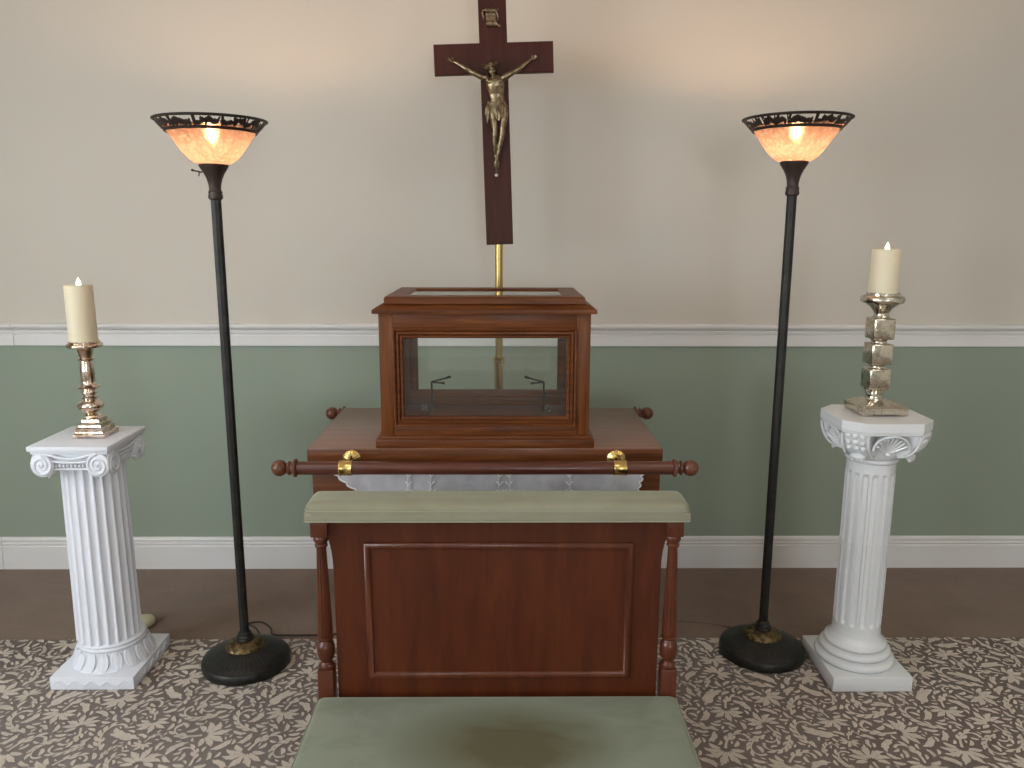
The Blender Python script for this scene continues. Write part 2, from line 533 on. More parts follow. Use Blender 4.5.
# ------------------------------------------------------------------ patterned carpet
def make_carpet():
    T = 0.70; G = 0.0020; n = int(round(T/G))
    occ = np.zeros((n, n), bool)
    rng = random.Random(11)
    def lobe(p, ang, ln, w, curve=0.5, k=7, base=0.15):
        """pointed leaf lobe, widest before its middle"""
        pts = []; x, y = p; a = ang
        for i in range(k+1):
            t = i/k
            ww = w*(base*(1-t) + math.sin(PI*t**0.95)**0.7) if 0 < t < 1 else (w*base if t == 0 else 0.0006)
            pts.append((x, y, max(ww, 0.0006)))
            x += math.cos(a)*ln/k; y += math.sin(a)*ln/k; a += curve/k
        return pts
    def stem(p, ang, ln, w0, curl, sgn, k=22):
        pts = []; x, y = p; a = ang
        for i in range(k+1):
            t = i/k
            w = w0*(1.0 - 0.45*t) if t < 0.86 else w0*1.15
            pts.append((x, y, w))
            x += math.cos(a)*ln/k; y += math.sin(a)*ln/k
            a += sgn*curl*(0.25+2.6*t**2.2)/k
        return pts
    def side(out, pts, idx, sgn, ln, w, da=0.6):
        for j, i in enumerate(idx):
            q, q2 = pts[i], pts[i+1]
            aa = math.atan2(q2[1]-q[1], q2[0]-q[0])
            out.append(lobe((q[0], q[1]), aa - sgn*(da+0.2*rng.random()), ln*(0.8+0.4*rng.random()), w, sgn*0.9))
    def scroll(p, ang, R, sgn):
        out = []
        pts = stem(p, ang, R*5.2, R*0.115, 3.6, sgn)
        out.append(pts)
        side(out, pts, (3, 6, 9, 12, 15), sgn, R*0.95, R*0.17)
        side(out, pts, (1, 5), -sgn, R*0.8, R*0.15, 0.7)
        return out
    def palm(p, ang, s):
        out = []
        bend = rng.choice((-1, 1))*0.3
        for j, da in enumerate((0, 0.42, -0.42, 0.88, -0.88, 1.42, -1.42)):
            L_ = s*(1.0, 0.92, 0.92, 0.78, 0.78, 0.55, 0.55)[j]
            q = (p[0]+math.cos(ang+da)*s*0.20, p[1]+math.sin(ang+da)*s*0.20)
            cv = bend*1.4 + (0 if j == 0 else (1.0 if da > 0 else -1.0))
            main = lobe(q, ang+da, L_*0.86, s*0.088, cv, 9, 0.25)
            out.append(main)
            for i, sd in ((3, 1), (3, -1), (5, 1), (5, -1)):
                if rng.random() < 0.85:
                    m0, m1 = main[i], main[i+1]
                    aa = math.atan2(m1[1]-m0[1], m1[0]-m0[0])
                    out.append(lobe((m0[0], m0[1]), aa+sd*0.62, L_*(0.30 if i == 3 else 0.22), s*0.042, -sd*0.3, 5, 0.8))
        sg = rng.choice((-1, 1))
        pts = stem(p, ang+PI, s*1.6, s*0.05, 3.0, sg)
        out.append(pts)
        side(out, pts, (6, 10, 14), sg, s*0.36, s*0.07)
        side(out, pts, (8,), -sg, s*0.36, s*0.07)
        return out
    def frond(p, ang, s, sg):
        out = []
        pts = stem(p, ang, s, s*0.045, 1.0, sg, 16)
        out.append(pts)
        side(out, pts, (2, 5, 8, 11), 1, s*0.34, s*0.070, 0.65)
        side(out, pts, (3, 6, 9, 12), -1, s*0.34, s*0.070, 0.65)
        q, q2 = pts[14], pts[15]
        out.append(lobe((q[0], q[1]), math.atan2(q2[1]-q[1], q2[0]-q[0]), s*0.34, s*0.08, sg*0.4))
        return out
    offs_cache = {}
    def cells(ribs, gap):
        c = []
        for r in ribs:
            for (a, b2) in zip(r[:-1], r[1:]):
                for t in (0, 0.5):
                    x = a[0]+(b2[0]-a[0])*t; y = a[1]+(b2[1]-a[1])*t
                    rad = (a[2]+(b2[2]-a[2])*t) + gap
                    q = int(math.ceil(rad/G))
                    if q not in offs_cache:
                        offs_cache[q] = [(i, j) for i in range(-q, q+1) for j in range(-q, q+1) if i*i+j*j <= q*q]
                    ix = int(x/G); iy = int(y/G)
                    for (i, j) in offs_cache[q]:
                        c.append(((ix+i) % n)*n + (iy+j) % n)
        return np.unique(np.array(c))
    ribs_all = []
    flat = occ.reshape(-1)
    plan = [('palm', 0.072, 90), ('scroll', 0.036, 160), ('palm', 0.056, 200), ('scroll', 0.027, 500), ('frond', 0.085, 600), ('palm', 0.042, 500), ('frond', 0.055, 1500), ('scroll', 0.018, 1200),
            ('frond', 0.036, 2500), ('lobe', 0.034, 3000), ('lobe', 0.024, 4500), ('lobe', 0.016, 5000)]
    for kind, s, tries in plan:
        for _ in range(tries):
            p = (rng.random()*T, rng.random()*T); a = rng.random()*2*PI
            if flat[(int(p[0]/G) % n)*n + int(p[1]/G) % n]: continue
            s2 = s*(0.9+0.25*rng.random())
            if kind == 'palm': r = palm(p, a, s2)
            elif kind == 'scroll': r = scroll(p, a, s2, rng.choice((-1, 1)))
            elif kind == 'frond': r = frond(p, a, s2, rng.choice((-1, 1)))
            else: r = [lobe(p, a, s2, s2*0.17, rng.choice((-1, 1))*1.3)]
            c0 = cells(r, 0.0002)
            if flat[c0].any(): continue
            c = cells(r, 0.0009)
            flat[c] = True
            ribs_all += r
    # one tile as arrays
    V = []; F = []
    for ri, r in enumerate(ribs_all):
        z = 0.0008 + 0.00005*(ri % 7)
        b0 = len(V)
        for i, (x, y, w) in enumerate(r):
            q = r[min(i+1, len(r)-1)]; q0 = r[max(i-1, 0)]
            dx, dy = q[0]-q0[0], q[1]-q0[1]; l = math.hypot(dx, dy) or 1
            nx, ny = -dy/l, dx/l
            V.append((x+nx*w, y+ny*w, z)); V.append((x-nx*w, y-ny*w, z))
        for i in range(len(r)-1):
            a = b0+2*i
            F.append((a, a+1, a+3, a+2))
        # round blob ends
        if r[-1][2] > 0.0015:
            x, y, w = r[-1]; b1 = len(V)
            for k2 in range(10): V.append((x+math.cos(k2*PI/5)*w*1.25, y+math.sin(k2*PI/5)*w*1.25, z+0.00002))
            F.append(tuple(b1+k2 for k2 in range(0, 4))); F.append((b1, b1+3, b1+4, b1+5)); F.append((b1, b1+5, b1+6, b1+7)); F.append((b1, b1+7, b1+8, b1+9))
    V = np.array(V); F = np.array(F, dtype=np.int32)
    allV = []; allF = []; cnt = 0
    for ix in range(-5, 5):
        for iy in range(-7, 4):
            W = V.copy(); W[:, 0] += ix*T; W[:, 1] += iy*T
            if W[:, 1].min() > EDGE: continue
            W[:, 1] = np.clip(W[:, 1], RY+0.001, EDGE-0.0005)
            W[:, 0] = np.clip(W[:, 0], -RX+0.001, RX-0.001)
            allV.append(W); allF.append(F+cnt); cnt += len(W)
    allV = np.concatenate(allV); allF = np.concatenate(allF)
    # carpet slab, same mesh
    s0 = len(allV)
    x0, x1, y0, y1 = -RX, RX, RY, EDGE
    sv = [(x0, y0, -0.008), (x1, y0, -0.008), (x1, y1, -0.008), (x0, y1, -0.008), (x0, y0, 0), (x1, y0, 0), (x1, y1, 0), (x0, y1, 0)]
    sf = [(0, 3, 2, 1), (4, 5, 6, 7), (0, 1, 5, 4), (1, 2, 6, 5), (2, 3, 7, 6), (3, 0, 4, 7)]
    allV = np.concatenate([allV, np.array(sv)]); allF = np.concatenate([allF, np.array(sf, dtype=np.int32)+s0])
    me = bpy.data.meshes.new('patterned_carpet')
    me.vertices.add(len(allV)); me.vertices.foreach_set('co', allV.astype(np.float32).ravel())
    me.loops.add(len(allF)*4); me.loops.foreach_set('vertex_index', allF.ravel())
    me.polygons.add(len(allF)); me.polygons.foreach_set('loop_start', np.arange(0, len(allF)*4, 4, dtype=np.int32))
    mi = np.ones(len(allF), dtype=np.int32); mi[-6:] = 0
    me.polygons.foreach_set('material_index', mi)
    me.update(calc_edges=True); me.validate()
    me.materials.append(M_carp_dark); me.materials.append(M_carp_light)
    o = link(bpy.data.objects.new('floor_carpet', me))
    tag(o, 'brown carpet with taupe leaf scroll pattern covering the floor', 'carpet', None, 'structure')
make_carpet()

# ------------------------------------------------------------------ torchiere floor lamps
def floor_lamp(loc, label, H, switch_side, cordpts, tilt=0.0):
    t = thing('floor_lamp', label, 'floor lamp', loc, 'black torchiere floor lamps')
    dz = H - 1.826
    P = lambda n, b2, m, par=t, ang=35: obj(n, b2, m, par, True, True, ang)
    bm = new()
    prof = [(0.0005, 0.0), (0.140, 0.0), (0.147, 0.004), (0.149, 0.014), (0.148, 0.027), (0.144, 0.034), (0.137, 0.037), (0.132, 0.042), (0.118, 0.048), (0.098, 0.056), (0.082, 0.063), (0.066, 0.070), (0.0005, 0.071)]
    def flutes(r, z, a):
        if 0.045 < z < 0.066: return r + 0.0016*math.cos(a*44)
        return r
    lathe(bm, prof, n=176, cap0=True, cap1=True, fn=flutes)
    base_ = P('base', bm, M_iron)
    bm = new()
    def lumps(r, z, a):
        if 0.072 < z < 0.094: return r + 0.0025*math.sin(a*9)*math.sin(z*500) + 0.0018*math.cos(a*23+z*300)
        return r
    lathe(bm, [(0.067, 0.0705), (0.066, 0.074), (0.062, 0.080), (0.054, 0.087), (0.044, 0.092), (0.036, 0.094), (0.030, 0.095)], n=96, cap0=False, cap1=True, fn=lumps)
    P('medallion', bm, M_gilt, base_)
    bm = new()
    lathe(bm, [(0.030, 0.095), (0.031, 0.100), (0.027, 0.104), (0.027, 0.109), (0.023, 0.113), (0.022, 0.121), (0.017, 0.124), (0.0155, 0.126)], n=32, cap0=False, cap1=True)
    P('stem_collar', bm, M_iron, base_)
    bm = new()
    def poly12(r, z, a): return r*(1 + 0.035*math.cos(a*8))
    lathe(bm, [(0.0155, 0.124), (0.0155, 0.6), (0.0158, 1.0), (0.0158, 1.586+dz)], n=64, fn=poly12)
    P('pole', bm, M_iron)
    bm = new()
    lathe(bm, [(0.0165, 1.585), (0.0215, 1.589), (0.0225, 1.596), (0.0205, 1.603), (0.0215, 1.609), (0.019, 1.614), (0.0175, 1.618), (0.019, 1.632), (0.023, 1.648), (0.030, 1.664), (0.038, 1.677), (0.0435, 1.685), (0.045, 1.692), (0.041, 1.695)],
          cz=dz, n=48, fn=lambda r, z, a: r*(1+0.02*math.cos(a*14)) if 1.617 < z < 1.68 else r)
    cup = P('cup', bm, M_cup)
    if switch_side:
        bm = new()
        tube(bm, [(-0.032*switch_side*-1*-1, -0.012, 1.668+dz), (-0.055, -0.022, 1.673+dz)], 0.0022, 8)
        ell(bm, (-0.058, -0.023, 1.674+dz), (0.0045, 0.0038, 0.0038))
        tube(bm, [(-0.040, -0.0155, 1.670+dz), (-0.042, -0.0165, 1.656+dz)], 0.0018, 6)
        P('switch', bm, M_black, cup)
    # glass bowl, inner and outer skin
    outer = [(0.042, 1.692), (0.048, 1.6935), (0.060, 1.699), (0.073, 1.709), (0.086, 1.7235), (0.098, 1.740), (0.109, 1.7565), (0.120, 1.772), (0.1305, 1.787), (0.1375, 1.7955), (0.1440, 1.8015)]
    bm = new()
    lathe(bm, [(r, z) for r, z in outer], cz=dz, n=72, cap0=False, cap1=False)
    P('glass_shade', bm, M_shade)
    # pierced metal rim
    rg = random.Random(5)
    nu, nv = 504, 16
    keep = np.zeros((nu, nv), bool)
    keep[:, :2] = True; keep[:, -2:] = True
    panel = nu//12
    for p in range(12):
        u0 = p*panel
        keep[u0:u0+2, :] = True
        blobs = []
        for q in range(4):
            blobs.append((u0 + 5 + q*9 + rg.uniform(-1, 2), rg.uniform(5, 10), rg.uniform(4.5, 8), rg.uniform(2.6, 4.8), rg.uniform(-0.6, 0.6)))
        for q in range(5):
            blobs.append((u0 + 4 + q*8 + rg.uniform(-2, 2), rg.uniform(3, 12), rg.uniform(1.2, 2.6), rg.uniform(3, 6), rg.uniform(-0.5, 0.5)))
        for (bu, bv, ru, rv, sk) in blobs:
            for iu in range(int(bu-10), int(bu+11)):
                for iv in range(nv):
                    du = iu-bu + sk*(iv-bv)
                    if (du/ru)**2 + ((iv-bv)/rv)**2 < 1: keep[iu % nu, iv] = True
    bm = new()
    VV = {}
    def gv(i, j):
        kk = (i % nu, j)
        if kk not in VV:
            a = 2*PI*kk[0]/nu; s = j/nv
            r = 0.1345 + (0.1665-0.1345)*(s**0.85); z = 1.788 + (1.822-1.788)*s + dz
            VV[kk] = bm.verts.new((r*math.cos(a), r*math.sin(a), z))
        return VV[kk]
    for i in range(nu):
        for j in range(nv):
            if keep[i, j]: bm.faces.new((gv(i, j), gv(i+1, j), gv(i+1, j+1), gv(i, j+1)))
    rim = P('pierced_rim', bm, M_rim)
    sd = rim.modifiers.new('thickness', 'SOLIDIFY'); sd.thickness = 0.0022; sd.offset = 1
    bm = new()
    for (r, z, q) in ((0.1670, 1.823, 0.0030), (0.1345, 1.7875, 0.0026)):
        tube(bm, [(r*math.cos(2*PI*i/96), r*math.sin(2*PI*i/96), z+dz) for i in range(96)], q, 8, closed=True)
    P('rim_bead', bm, M_rim, rim)
    bm = new()
    lathe(bm, [(0.014, 1.690), (0.015, 1.712), (0.011, 1.740)], cz=dz, n=20)
    P('bulb_socket', bm, M_trim, cup)
    bm = new()
    lathe(bm, [(0.009, 1.740), (0.011, 1.748), (0.015, 1.757), (0.0165, 1.768), (0.0145, 1.778), (0.009, 1.785), (0.003, 1.788)], cz=dz, n=28)
    P('light_bulb', bm, M_bulb)
    bm = new()
    tube(bm, [Vector(p)-Vector(loc) for p in smooth_path(cordpts, 8)], 0.0032, 8)
    P('power_cord', bm, M_cord)
    return t

floor_lamp((-0.901, 2.576, 0.0), 'black torchiere floor lamp left of the cross, beside the fluted square-topped pedestal', 1.826, 1,
    [(-0.88, 2.715, 0.008), (-0.925, 2.77, 0.030), (-0.960, 2.795, 0.036), (-0.925, 2.835, 0.022), (-0.885, 2.815, 0.008), (-0.865, 2.775, 0.004), (-0.80, 2.768, 0.0035), (-0.69, 2.772, 0.0035), (-0.60, 2.80, 0.0), (-0.45, 2.95, -0.004), (-0.30, 3.18, -0.004)])
floor_lamp((0.930, 2.642, 0.0), 'black torchiere floor lamp right of the cross, beside the pedestal with chamfered top', 1.846, 0,
    [(0.90, 2.775, 0.012), (0.885, 2.80, 0.010), (0.86, 2.83, -0.002), (0.80, 2.86, -0.0045), (0.70, 2.877, -0.0045), (0.61, 2.887, -0.0045), (0.45, 2.98, -0.0045), (0.30, 3.18, -0.0045)])

# ------------------------------------------------------------------ left pedestal (ionic)
PLX, PLY = -1.352, 2.565
t = thing('pedestal', 'white fluted pedestal with scroll capital and square top, left of the left floor lamp', 'pedestal', (PLX, PLY, 0), None)
def rel(f): return lambda r, z, a: f(r, z, a)
bm = new()
hs = 0.144
box(bm, PLX-hs, PLX+hs-0.012, PLY-hs-0.006, PLY+hs, 0.0, 0.045, 0.003)
plinth = obj('plinth', bm, M_plast, t)
bm = new()
for s in (-1, 1):
    for fx in (0, 1):
        pts = []
        for i in range(61):
            u = -hs*0.86 + i/60*hs*1.66 - (0.004 if fx == 0 else 0.0)
            w = 0.0225 + 0.008*math.sin(i/60*2*PI*4.5)
            d = hs + (0.006 if fx == 0 and s < 0 else 0)
            pts.append((PLX+u, PLY+s*(d-0.0005), w) if fx == 0 else (PLX+s*(d-0.0005)-(0.012 if s > 0 else 0), PLY+u, w))
        tube(bm, pts, 0.0035, 6)
obj('wave_ornament', bm, M_plast, plinth)
bm = new()
lathe(bm, [(0.105, 0.155), (0.107, 0.152), (0.107, 0.147), (0.104, 0.143), (0.108, 0.139), (0.1095, 0.133), (0.108, 0.127), (0.105, 0.123), (0.107, 0.118), (0.110, 0.103), (0.115, 0.083), (0.123, 0.062), (0.131, 0.045)], PLX, PLY, 0, 80)
for k in range(18):        # leaf collar
    a0 = 2*PI*k/18
    tt = bmesh.new()
    rows = []
    for (zz, hw) in ((0.122, 0.10), (0.108, 0.155), (0.088, 0.165), (0.066, 0.135), (0.052, 0.07), (0.0475, 0.02)):
        rr = 0.1085 + (0.122-zz)*0.285
        rows.append([Vector(((rr+o)*math.cos(a0+hw*q), (rr+o)*math.sin(a0+hw*q), zz)) for q, o in ((-1, -0.002), (-0.8, 0.004), (-0.35, 0.002), (0, 0.0055), (0.35, 0.002), (0.8, 0.004), (1, -0.002))])
    grid(tt, rows, False)
    merge(bm, tt, Matrix.Translation((PLX, PLY, 0)))
for v in bm.verts: v.co.z = 0.045 + (v.co.z-0.045)*0.75
obj('column_base', bm, M_plast, t, angle=60)
bm = new()
NF = 22
def flute(r, z, a, NF=NF, depth=0.0085):
    p = (a*NF/(2*PI)) % 1.0
    q = abs(p-0.5)*2             # 0 in the flute's middle, 1 on the arris
    if q > 0.80: return r
    return r - depth*math.sqrt(max(0, 1-(q/0.80)**2))
z0, z1 = 0.126, 0.752
rows = [(0.1025 + (0.0965-0.1025)*i/6, z0+(z1-z0)*i/6) for i in range(7)]
lathe(bm, rows, PLX-0.009, PLY, 0, NF*16, fn=flute)
obj('fluted_shaft', bm, M_plast, t, angle=50)
bm = new()
# abacus, neck and echinus
lathe(bm, [(0.097, 0.738), (0.100, 0.742), (0.101, 0.748), (0.099, 0.752), (0.099, 0.760), (0.105, 0.766), (0.110, 0.774), (0.108, 0.786), (0.104, 0.795)], PLX-0.009, PLY, 0, 64)
PCX, PCY = PLX-0.007, PLY-0.014
box(bm, PCX-0.110, PCX+0.110, PCY-0.116, PCY+0.116, 0.768, 0.806, 0.004)
hs2 = 0.126
box(bm, PCX-hs2+0.006, PCX+hs2-0.006, PCY-hs2-0.002, PCY+hs2+0.002, 0.803, 0.815, 0.003)
box(bm, PCX-hs2, PCX+hs2, PCY-hs2-0.010, PCY+hs2+0.010, 0.814, 0.830, 0.003)
cap = obj('capital', bm, M_plast, t)
bm = new()
for k in range(4):         # four faces of volutes
    tt = bmesh.new()
    for s in (-1, 1):
        cx, cz = s*0.092, 0.768
        # drum of the volute, flared to the corner
        lathe_y(tt, [(0.030, 0.022), (0.037, 0.012), (0.0385, 0.002), (0.036, 0.0)], cx, -0.128, cz, 28)
        sp = []; rr = []
        for i in range(70):
            u = i/69
            ang = PI/2 + (-s)*(-1)*u*2*PI*2.1
            r = 0.0355*(1-u*0.86)
            sp.append((cx + r*math.cos(ang), -0.129, cz + r*math.sin(ang)))
            rr.append(0.0048*(1-0.55*u))
        tube(tt, sp, rr, 8)
        ell(tt, (cx, -0.130, cz), (0.006, 0.005, 0.006))
    # sagging canalis between the volutes
    tube(tt, smooth_path([(-0.092, -0.129, 0.8035), (-0.062, -0.127, 0.800), (-0.03, -0.124, 0.791), (0, -0.123, 0.788), (0.03, -0.124, 0.791), (0.062, -0.127, 0.800), (0.092, -0.129, 0.8035)], 5), 0.0048, 8)
    tube(tt, smooth_path([(-0.060, -0.122, 0.780), (-0.03, -0.121, 0.776), (0, -0.120, 0.775), (0.03, -0.121, 0.776), (0.060, -0.122, 0.780)], 5), 0.0042, 8)
    for q in range(9):
        ell(tt, (-0.052+q*0.013, -0.116, 0.763), (0.0048, 0.005, 0.0065), seg=10, rings=6)
    tube(tt, [(-0.060, -0.114, 0.752), (0.060, -0.114, 0.752)], 0.004, 8)
    for s in (-1, 1):      # small drop leaf under each volute
        tube(tt, smooth_path([(s*0.062, -0.118, 0.748), (s*0.074, -0.117, 0.738), (s*0.082, -0.112, 0.722)], 4), [0.008, 0.0085, 0.009, 0.009, 0.0085, 0.008, 0.006, 0.004, 0.002], 8)
    merge(bm, tt, Matrix.Translation((PCX, PCY, 0)) @ Matrix.Diagonal((0.945, 1.0, 1.0, 1.0)) @ Matrix.Rotation(k*PI/2, 4, 'Z'))
obj('volutes', bm, M_plast, cap, angle=50)

# ------------------------------------------------------------------ right pedestal (chamfered top)
PRX, PRY = 1.224, 2.530
t = thing('pedestal', 'white glossy pedestal with chamfered octagonal top and ringed round base, far right', 'pedestal', (PRX, PRY, 0), None)
bm = new()
box(bm, PRX-0.138, PRX+0.126, PRY-0.142, PRY+0.142, 0.0, 0.052, 0.004)
obj('plinth', bm, M_ceram, t)
PRX0 = PRX; PRX -= 0.012
bm = new()
def torus_prof(r, z0, z1, k=6): 
    c = (z0+z1)/2; h = (z1-z0)/2
    return [(r - h + h*math.sin(PI*i/k), c + h*math.cos(PI*i/k)) for i in range(k+1)][::-1]
prof = [(0.126, 0.050)] + torus_prof(0.129, 0.052, 0.078) + torus_prof(0.115, 0.081, 0.105) + torus_prof(0.101, 0.108, 0.128) + [(0.089, 0.133), (0.082, 0.142), (0.0785, 0.152), (0.0775, 0.168)]
lathe(bm, prof, PRX, PRY, 0, 72)
obj('ringed_base', bm, M_ceram, t, angle=60)
bm = new()
NF2 = 16
def flute2(r, z, a):
    p = (a*NF2/(2*PI)) % 1.0
    q = abs(p-0.5)*2
    if q > 0.66: return r
    zlo, zhi = 0.187, 0.724
    w = math.sqrt(max(0, 1-(q/0.66)**2))
    # rounded ends
    e = min(1, max(0, (z-zlo-0.012*(1-w))/0.010), max(0, (zhi-0.012*(1-w)-z)/0.010))
    return r - 0.0085*min(1, w*1.35)*e
zs = [0.160, 0.182, 0.187, 0.191, 0.195, 0.199, 0.203, 0.208, 0.216, 0.2165, 0.2205, 0.221, 0.28, 0.34, 0.40, 0.478, 0.4785, 0.4815, 0.482, 0.54, 0.60, 0.686, 0.6865, 0.690, 0.6905, 0.702, 0.707, 0.711, 0.715, 0.719, 0.724, 0.728, 0.760]
rows = []
for z in zs:
    r = 0.0765
    if z in (0.2165, 0.2205, 0.6865, 0.690): r += 0.0010
    if z in (0.4785, 0.4815): r += 0.0008
    rows.append((r, z))
lathe(bm, rows, PRX, PRY, 0, NF2*20, fn=flute2)
obj('fluted_shaft', bm, M_ceram, t, angle=30)
bm = new()
lathe(bm, [(0.077, 0.736), (0.081, 0.739), (0.0830, 0.744), (0.080, 0.748), (0.079, 0.752), (0.086, 0.757), (0.097, 0.770), (0.099, 0.782), (0.098, 0.80), (0.102, 0.835), (0.105, 0.862)], PRX, PRY, 0, 72)
bmc = bm; bm = new()
# octagonal abacus
h, c = 0.145, 0.087
octo = [(-c, -h), (c, -h), (h, -c), (h, c), (c, h), (-c, h), (-h, c), (-h, -c)]
rows = []
for (s, z) in ((0.955, 0.870), (0.985, 0.873), (0.985, 0.878), (1.0, 0.881), (1.0, 0.9085), (0.992, 0.910)):
    rows.append([Vector((PRX+x*s, PRY+y*s, z)) for x, y in octo])
grid(bm, rows, True, True, True)
obj('abacus', bm, M_ceram, t, angle=20)
bm = bmc
# diagonal horns with scooped arches between them
for k in range(4):
    tt = bmesh.new()
    # horn in direction (+x, -y) rotated by k; loft of sections going outwards and up
    rows = []
    for (d, zb, w, zt) in ((0.080, 0.765, 0.040, 0.862), (0.100, 0.768, 0.040, 0.862), (0.118, 0.778, 0.039, 0.862), (0.134, 0.795, 0.038, 0.862), (0.147, 0.818, 0.036, 0.862), (0.155, 0.842, 0.035, 0.862)):
        rows.append([Vector((d, -w, zb+0.008)), Vector((d, -w*0.6, zb)), Vector((d, w*0.6, zb)), Vector((d, w, zb+0.008)), Vector((d, w*1.08, zt)), Vector((d, -w*1.08, zt))])
    grid(tt, rows, True, True, True)
    for r_ in range(3):     # grid of little cushions on the horn front
        dd, zz = ((0.1565, 0.852), (0.1515, 0.829), (0.1405, 0.807))[r_]
        for cc in range(3):
            ell(tt, (dd-0.001, -0.022+cc*0.022, zz), (0.009, 0.0098, 0.0105), seg=12, rings=8)
    for sgn in (-1, 1):     # curled edges of the horn
        tube(tt, smooth_path([(0.094, sgn*0.040, 0.772), (0.122, sgn*0.041, 0.782), (0.143, sgn*0.040, 0.806), (0.155, sgn*0.040, 0.835), (0.158, sgn*0.041, 0.858)], 5), 0.0048, 8)
    ell(tt, (0.118, 0, 0.772), (0.016, 0.026, 0.012))
    for q in (-1, 0, 1): ell(tt, (0.122, q*0.014, 0.762), (0.008, 0.0065, 0.008), seg=10, rings=7)
    merge(bm, tt, Matrix.Translation((PRX, PRY, 0)) @ Matrix.Rotation(PI/4+k*PI/2, 4, 'Z'))
    tt = bmesh.new()
    # arch rim over the middle of the face and shell ribs under it
    pts = [(0.058*math.cos(a), -0.139 + 0.012*abs(math.cos(a)), 0.805 + 0.052*math.sin(a)) for a in [PI*i/16 for i in range(17)]]
    tube(tt, pts, 0.0048, 8)
    ra = [Vector((0.056*math.cos(a), -0.136, 0.805+0.050*math.sin(a))) for a in [PI*i/16 for i in range(17)]]
    rb = [Vector((0.045*math.cos(a), -0.100, 0.800+0.045*math.sin(a))) for a in [PI*i/16 for i in range(17)]]
    grid(tt, [ra, rb], False)
    for i in range(9):
        a = PI*(0.10+0.8*i/8)
        tube(tt, [(0, -0.103, 0.786), (0.026*math.cos(a), -0.112, 0.793+0.026*math.sin(a)), (0.047*math.cos(a), -0.131, 0.806+0.044*math.sin(a))], [0.0022, 0.0042, 0.0052], 8)
    ell(tt, (0, -0.104, 0.784), (0.010, 0.008, 0.008))
    merge(bm, tt, Matrix.Translation((PRX, PRY, 0)) @ Matrix.Rotation(k*PI/2, 4, 'Z'))
for v in bm.verts:
    v.co.z = 0.873 - (0.862-v.co.z)*0.92
obj('capital', bm, M_ceram, t, angle=45)

# ------------------------------------------------------------------ candlesticks and candles
def candle(name_loc, r, h, label, top):
    x, y, z = name_loc
    t = thing('candle', label, 'candle', name_loc, 'ivory flameless pillar candles')
    bm = new()
    rg = random.Random(int(h*1000))
    def wob(rr, zz, a): return rr*(1+0.006*math.sin(3*a+1)+0.004*math.sin(7*a))
    lathe(bm, [(r-0.003, z), (r, z+0.003), (r, z+h*0.5), (r*0.985, z+h-0.004), (r*0.95, z+h), (r*0.86, z+h-0.0015), (r*0.5, z+h-0.009), (0.002, z+h-0.011)], x, y, 0, 48, fn=lambda rr, zz, a: wob(rr, zz, a))
    obj('wax_body', bm, M_wax, t)
    bm = new()
    rows = [(0.003, -0.010), (0.0065, 0.0), (0.008, 0.007), (0.007, 0.013), (0.004, 0.020), (0.0008, 0.027)]
    lathe(bm, rows, x+0.002, y, z+h-0.004, 16)
    obj('flame_tip', bm, M_flame, t)

# left: turned baluster stick
SX, SY, SZ = -1.341, 2.565, 0.830
t = thing('candlestick', 'turned rose-gold mercury glass candlestick with stepped base, on the left pedestal', 'candlestick', (SX, SY, SZ))
bm = new()
# stepped square base with scalloped foot
def sqring(h, z, n=16, dip=0.0):
    out = []
    for k in range(4):
        for i in range(n):
            u = -1 + 2*i/n
            p = Vector((u*h, -h, z + dip*(1-u*u)))
            out.append(Matrix.Rotation(k*PI/2, 3, 'Z') @ p)
    return [Vector((SX, SY, 0)) + p for p in out]
rows = [sqring(0.0505, SZ, dip=0.005), sqring(0.0513, SZ+0.004, dip=0.004), sqring(0.0505, SZ+0.014), sqring(0.0435, SZ+0.017), sqring(0.0426, SZ+0.021), sqring(0.0431, SZ+0.030), sqring(0.0365, SZ+0.033), sqring(0.0352, SZ+0.037), sqring(0.0352, SZ+0.045),
        sqring(0.0296, SZ+0.048), sqring(0.0283, SZ+0.052), sqring(0.0278, SZ+0.060), sqring(0.0226, SZ+0.063), sqring(0.0191, SZ+0.068)]
grid(bm, rows, True, True, True)
obj('stepped_base', bm, M_merc, t, angle=30)
bm = new()
SX -= 0.008
lathe(bm, [(0.0205, 0.064), (0.0214, 0.0696), (0.0158, 0.0732), (0.0177, 0.077), (0.0298, 0.0843), (0.0372, 0.0917), (0.04, 0.0991), (0.0381, 0.1066), (0.0316, 0.1139), (0.0223, 0.1186), (0.0195, 0.1214), (0.0242, 0.125), (0.0251, 0.1297), (0.0205, 0.1334), (0.0186, 0.1361), (0.0233, 0.1408), (0.0242, 0.1454), (0.0205, 0.15), (0.0195, 0.1537), (0.0335, 0.1593), (0.0344, 0.163), (0.0279, 0.1676), (0.0214, 0.1722), (0.0205, 0.1805), (0.0219, 0.2037), (0.0205, 0.2268), (0.0177, 0.2416), (0.0172, 0.2472), (0.0242, 0.2499), (0.0251, 0.2546), (0.0186, 0.2583), (0.0205, 0.2656), (0.0242, 0.2804), (0.027, 0.2869), (0.0455, 0.2906), (0.0528, 0.2934), (0.0546, 0.299), (0.0519, 0.3036), (0.0455, 0.3054), (0.0473, 0.3091), (0.0446, 0.3119), (0.041, 0.3073)], SX, SY, SZ, 48)
obj('turned_stem', bm, M_merc, t, angle=50)
candle((SX-0.002, SY, SZ+0.3075), 0.0425, 0.184, 'tall ivory pillar candle on the rose-gold candlestick at left', None)

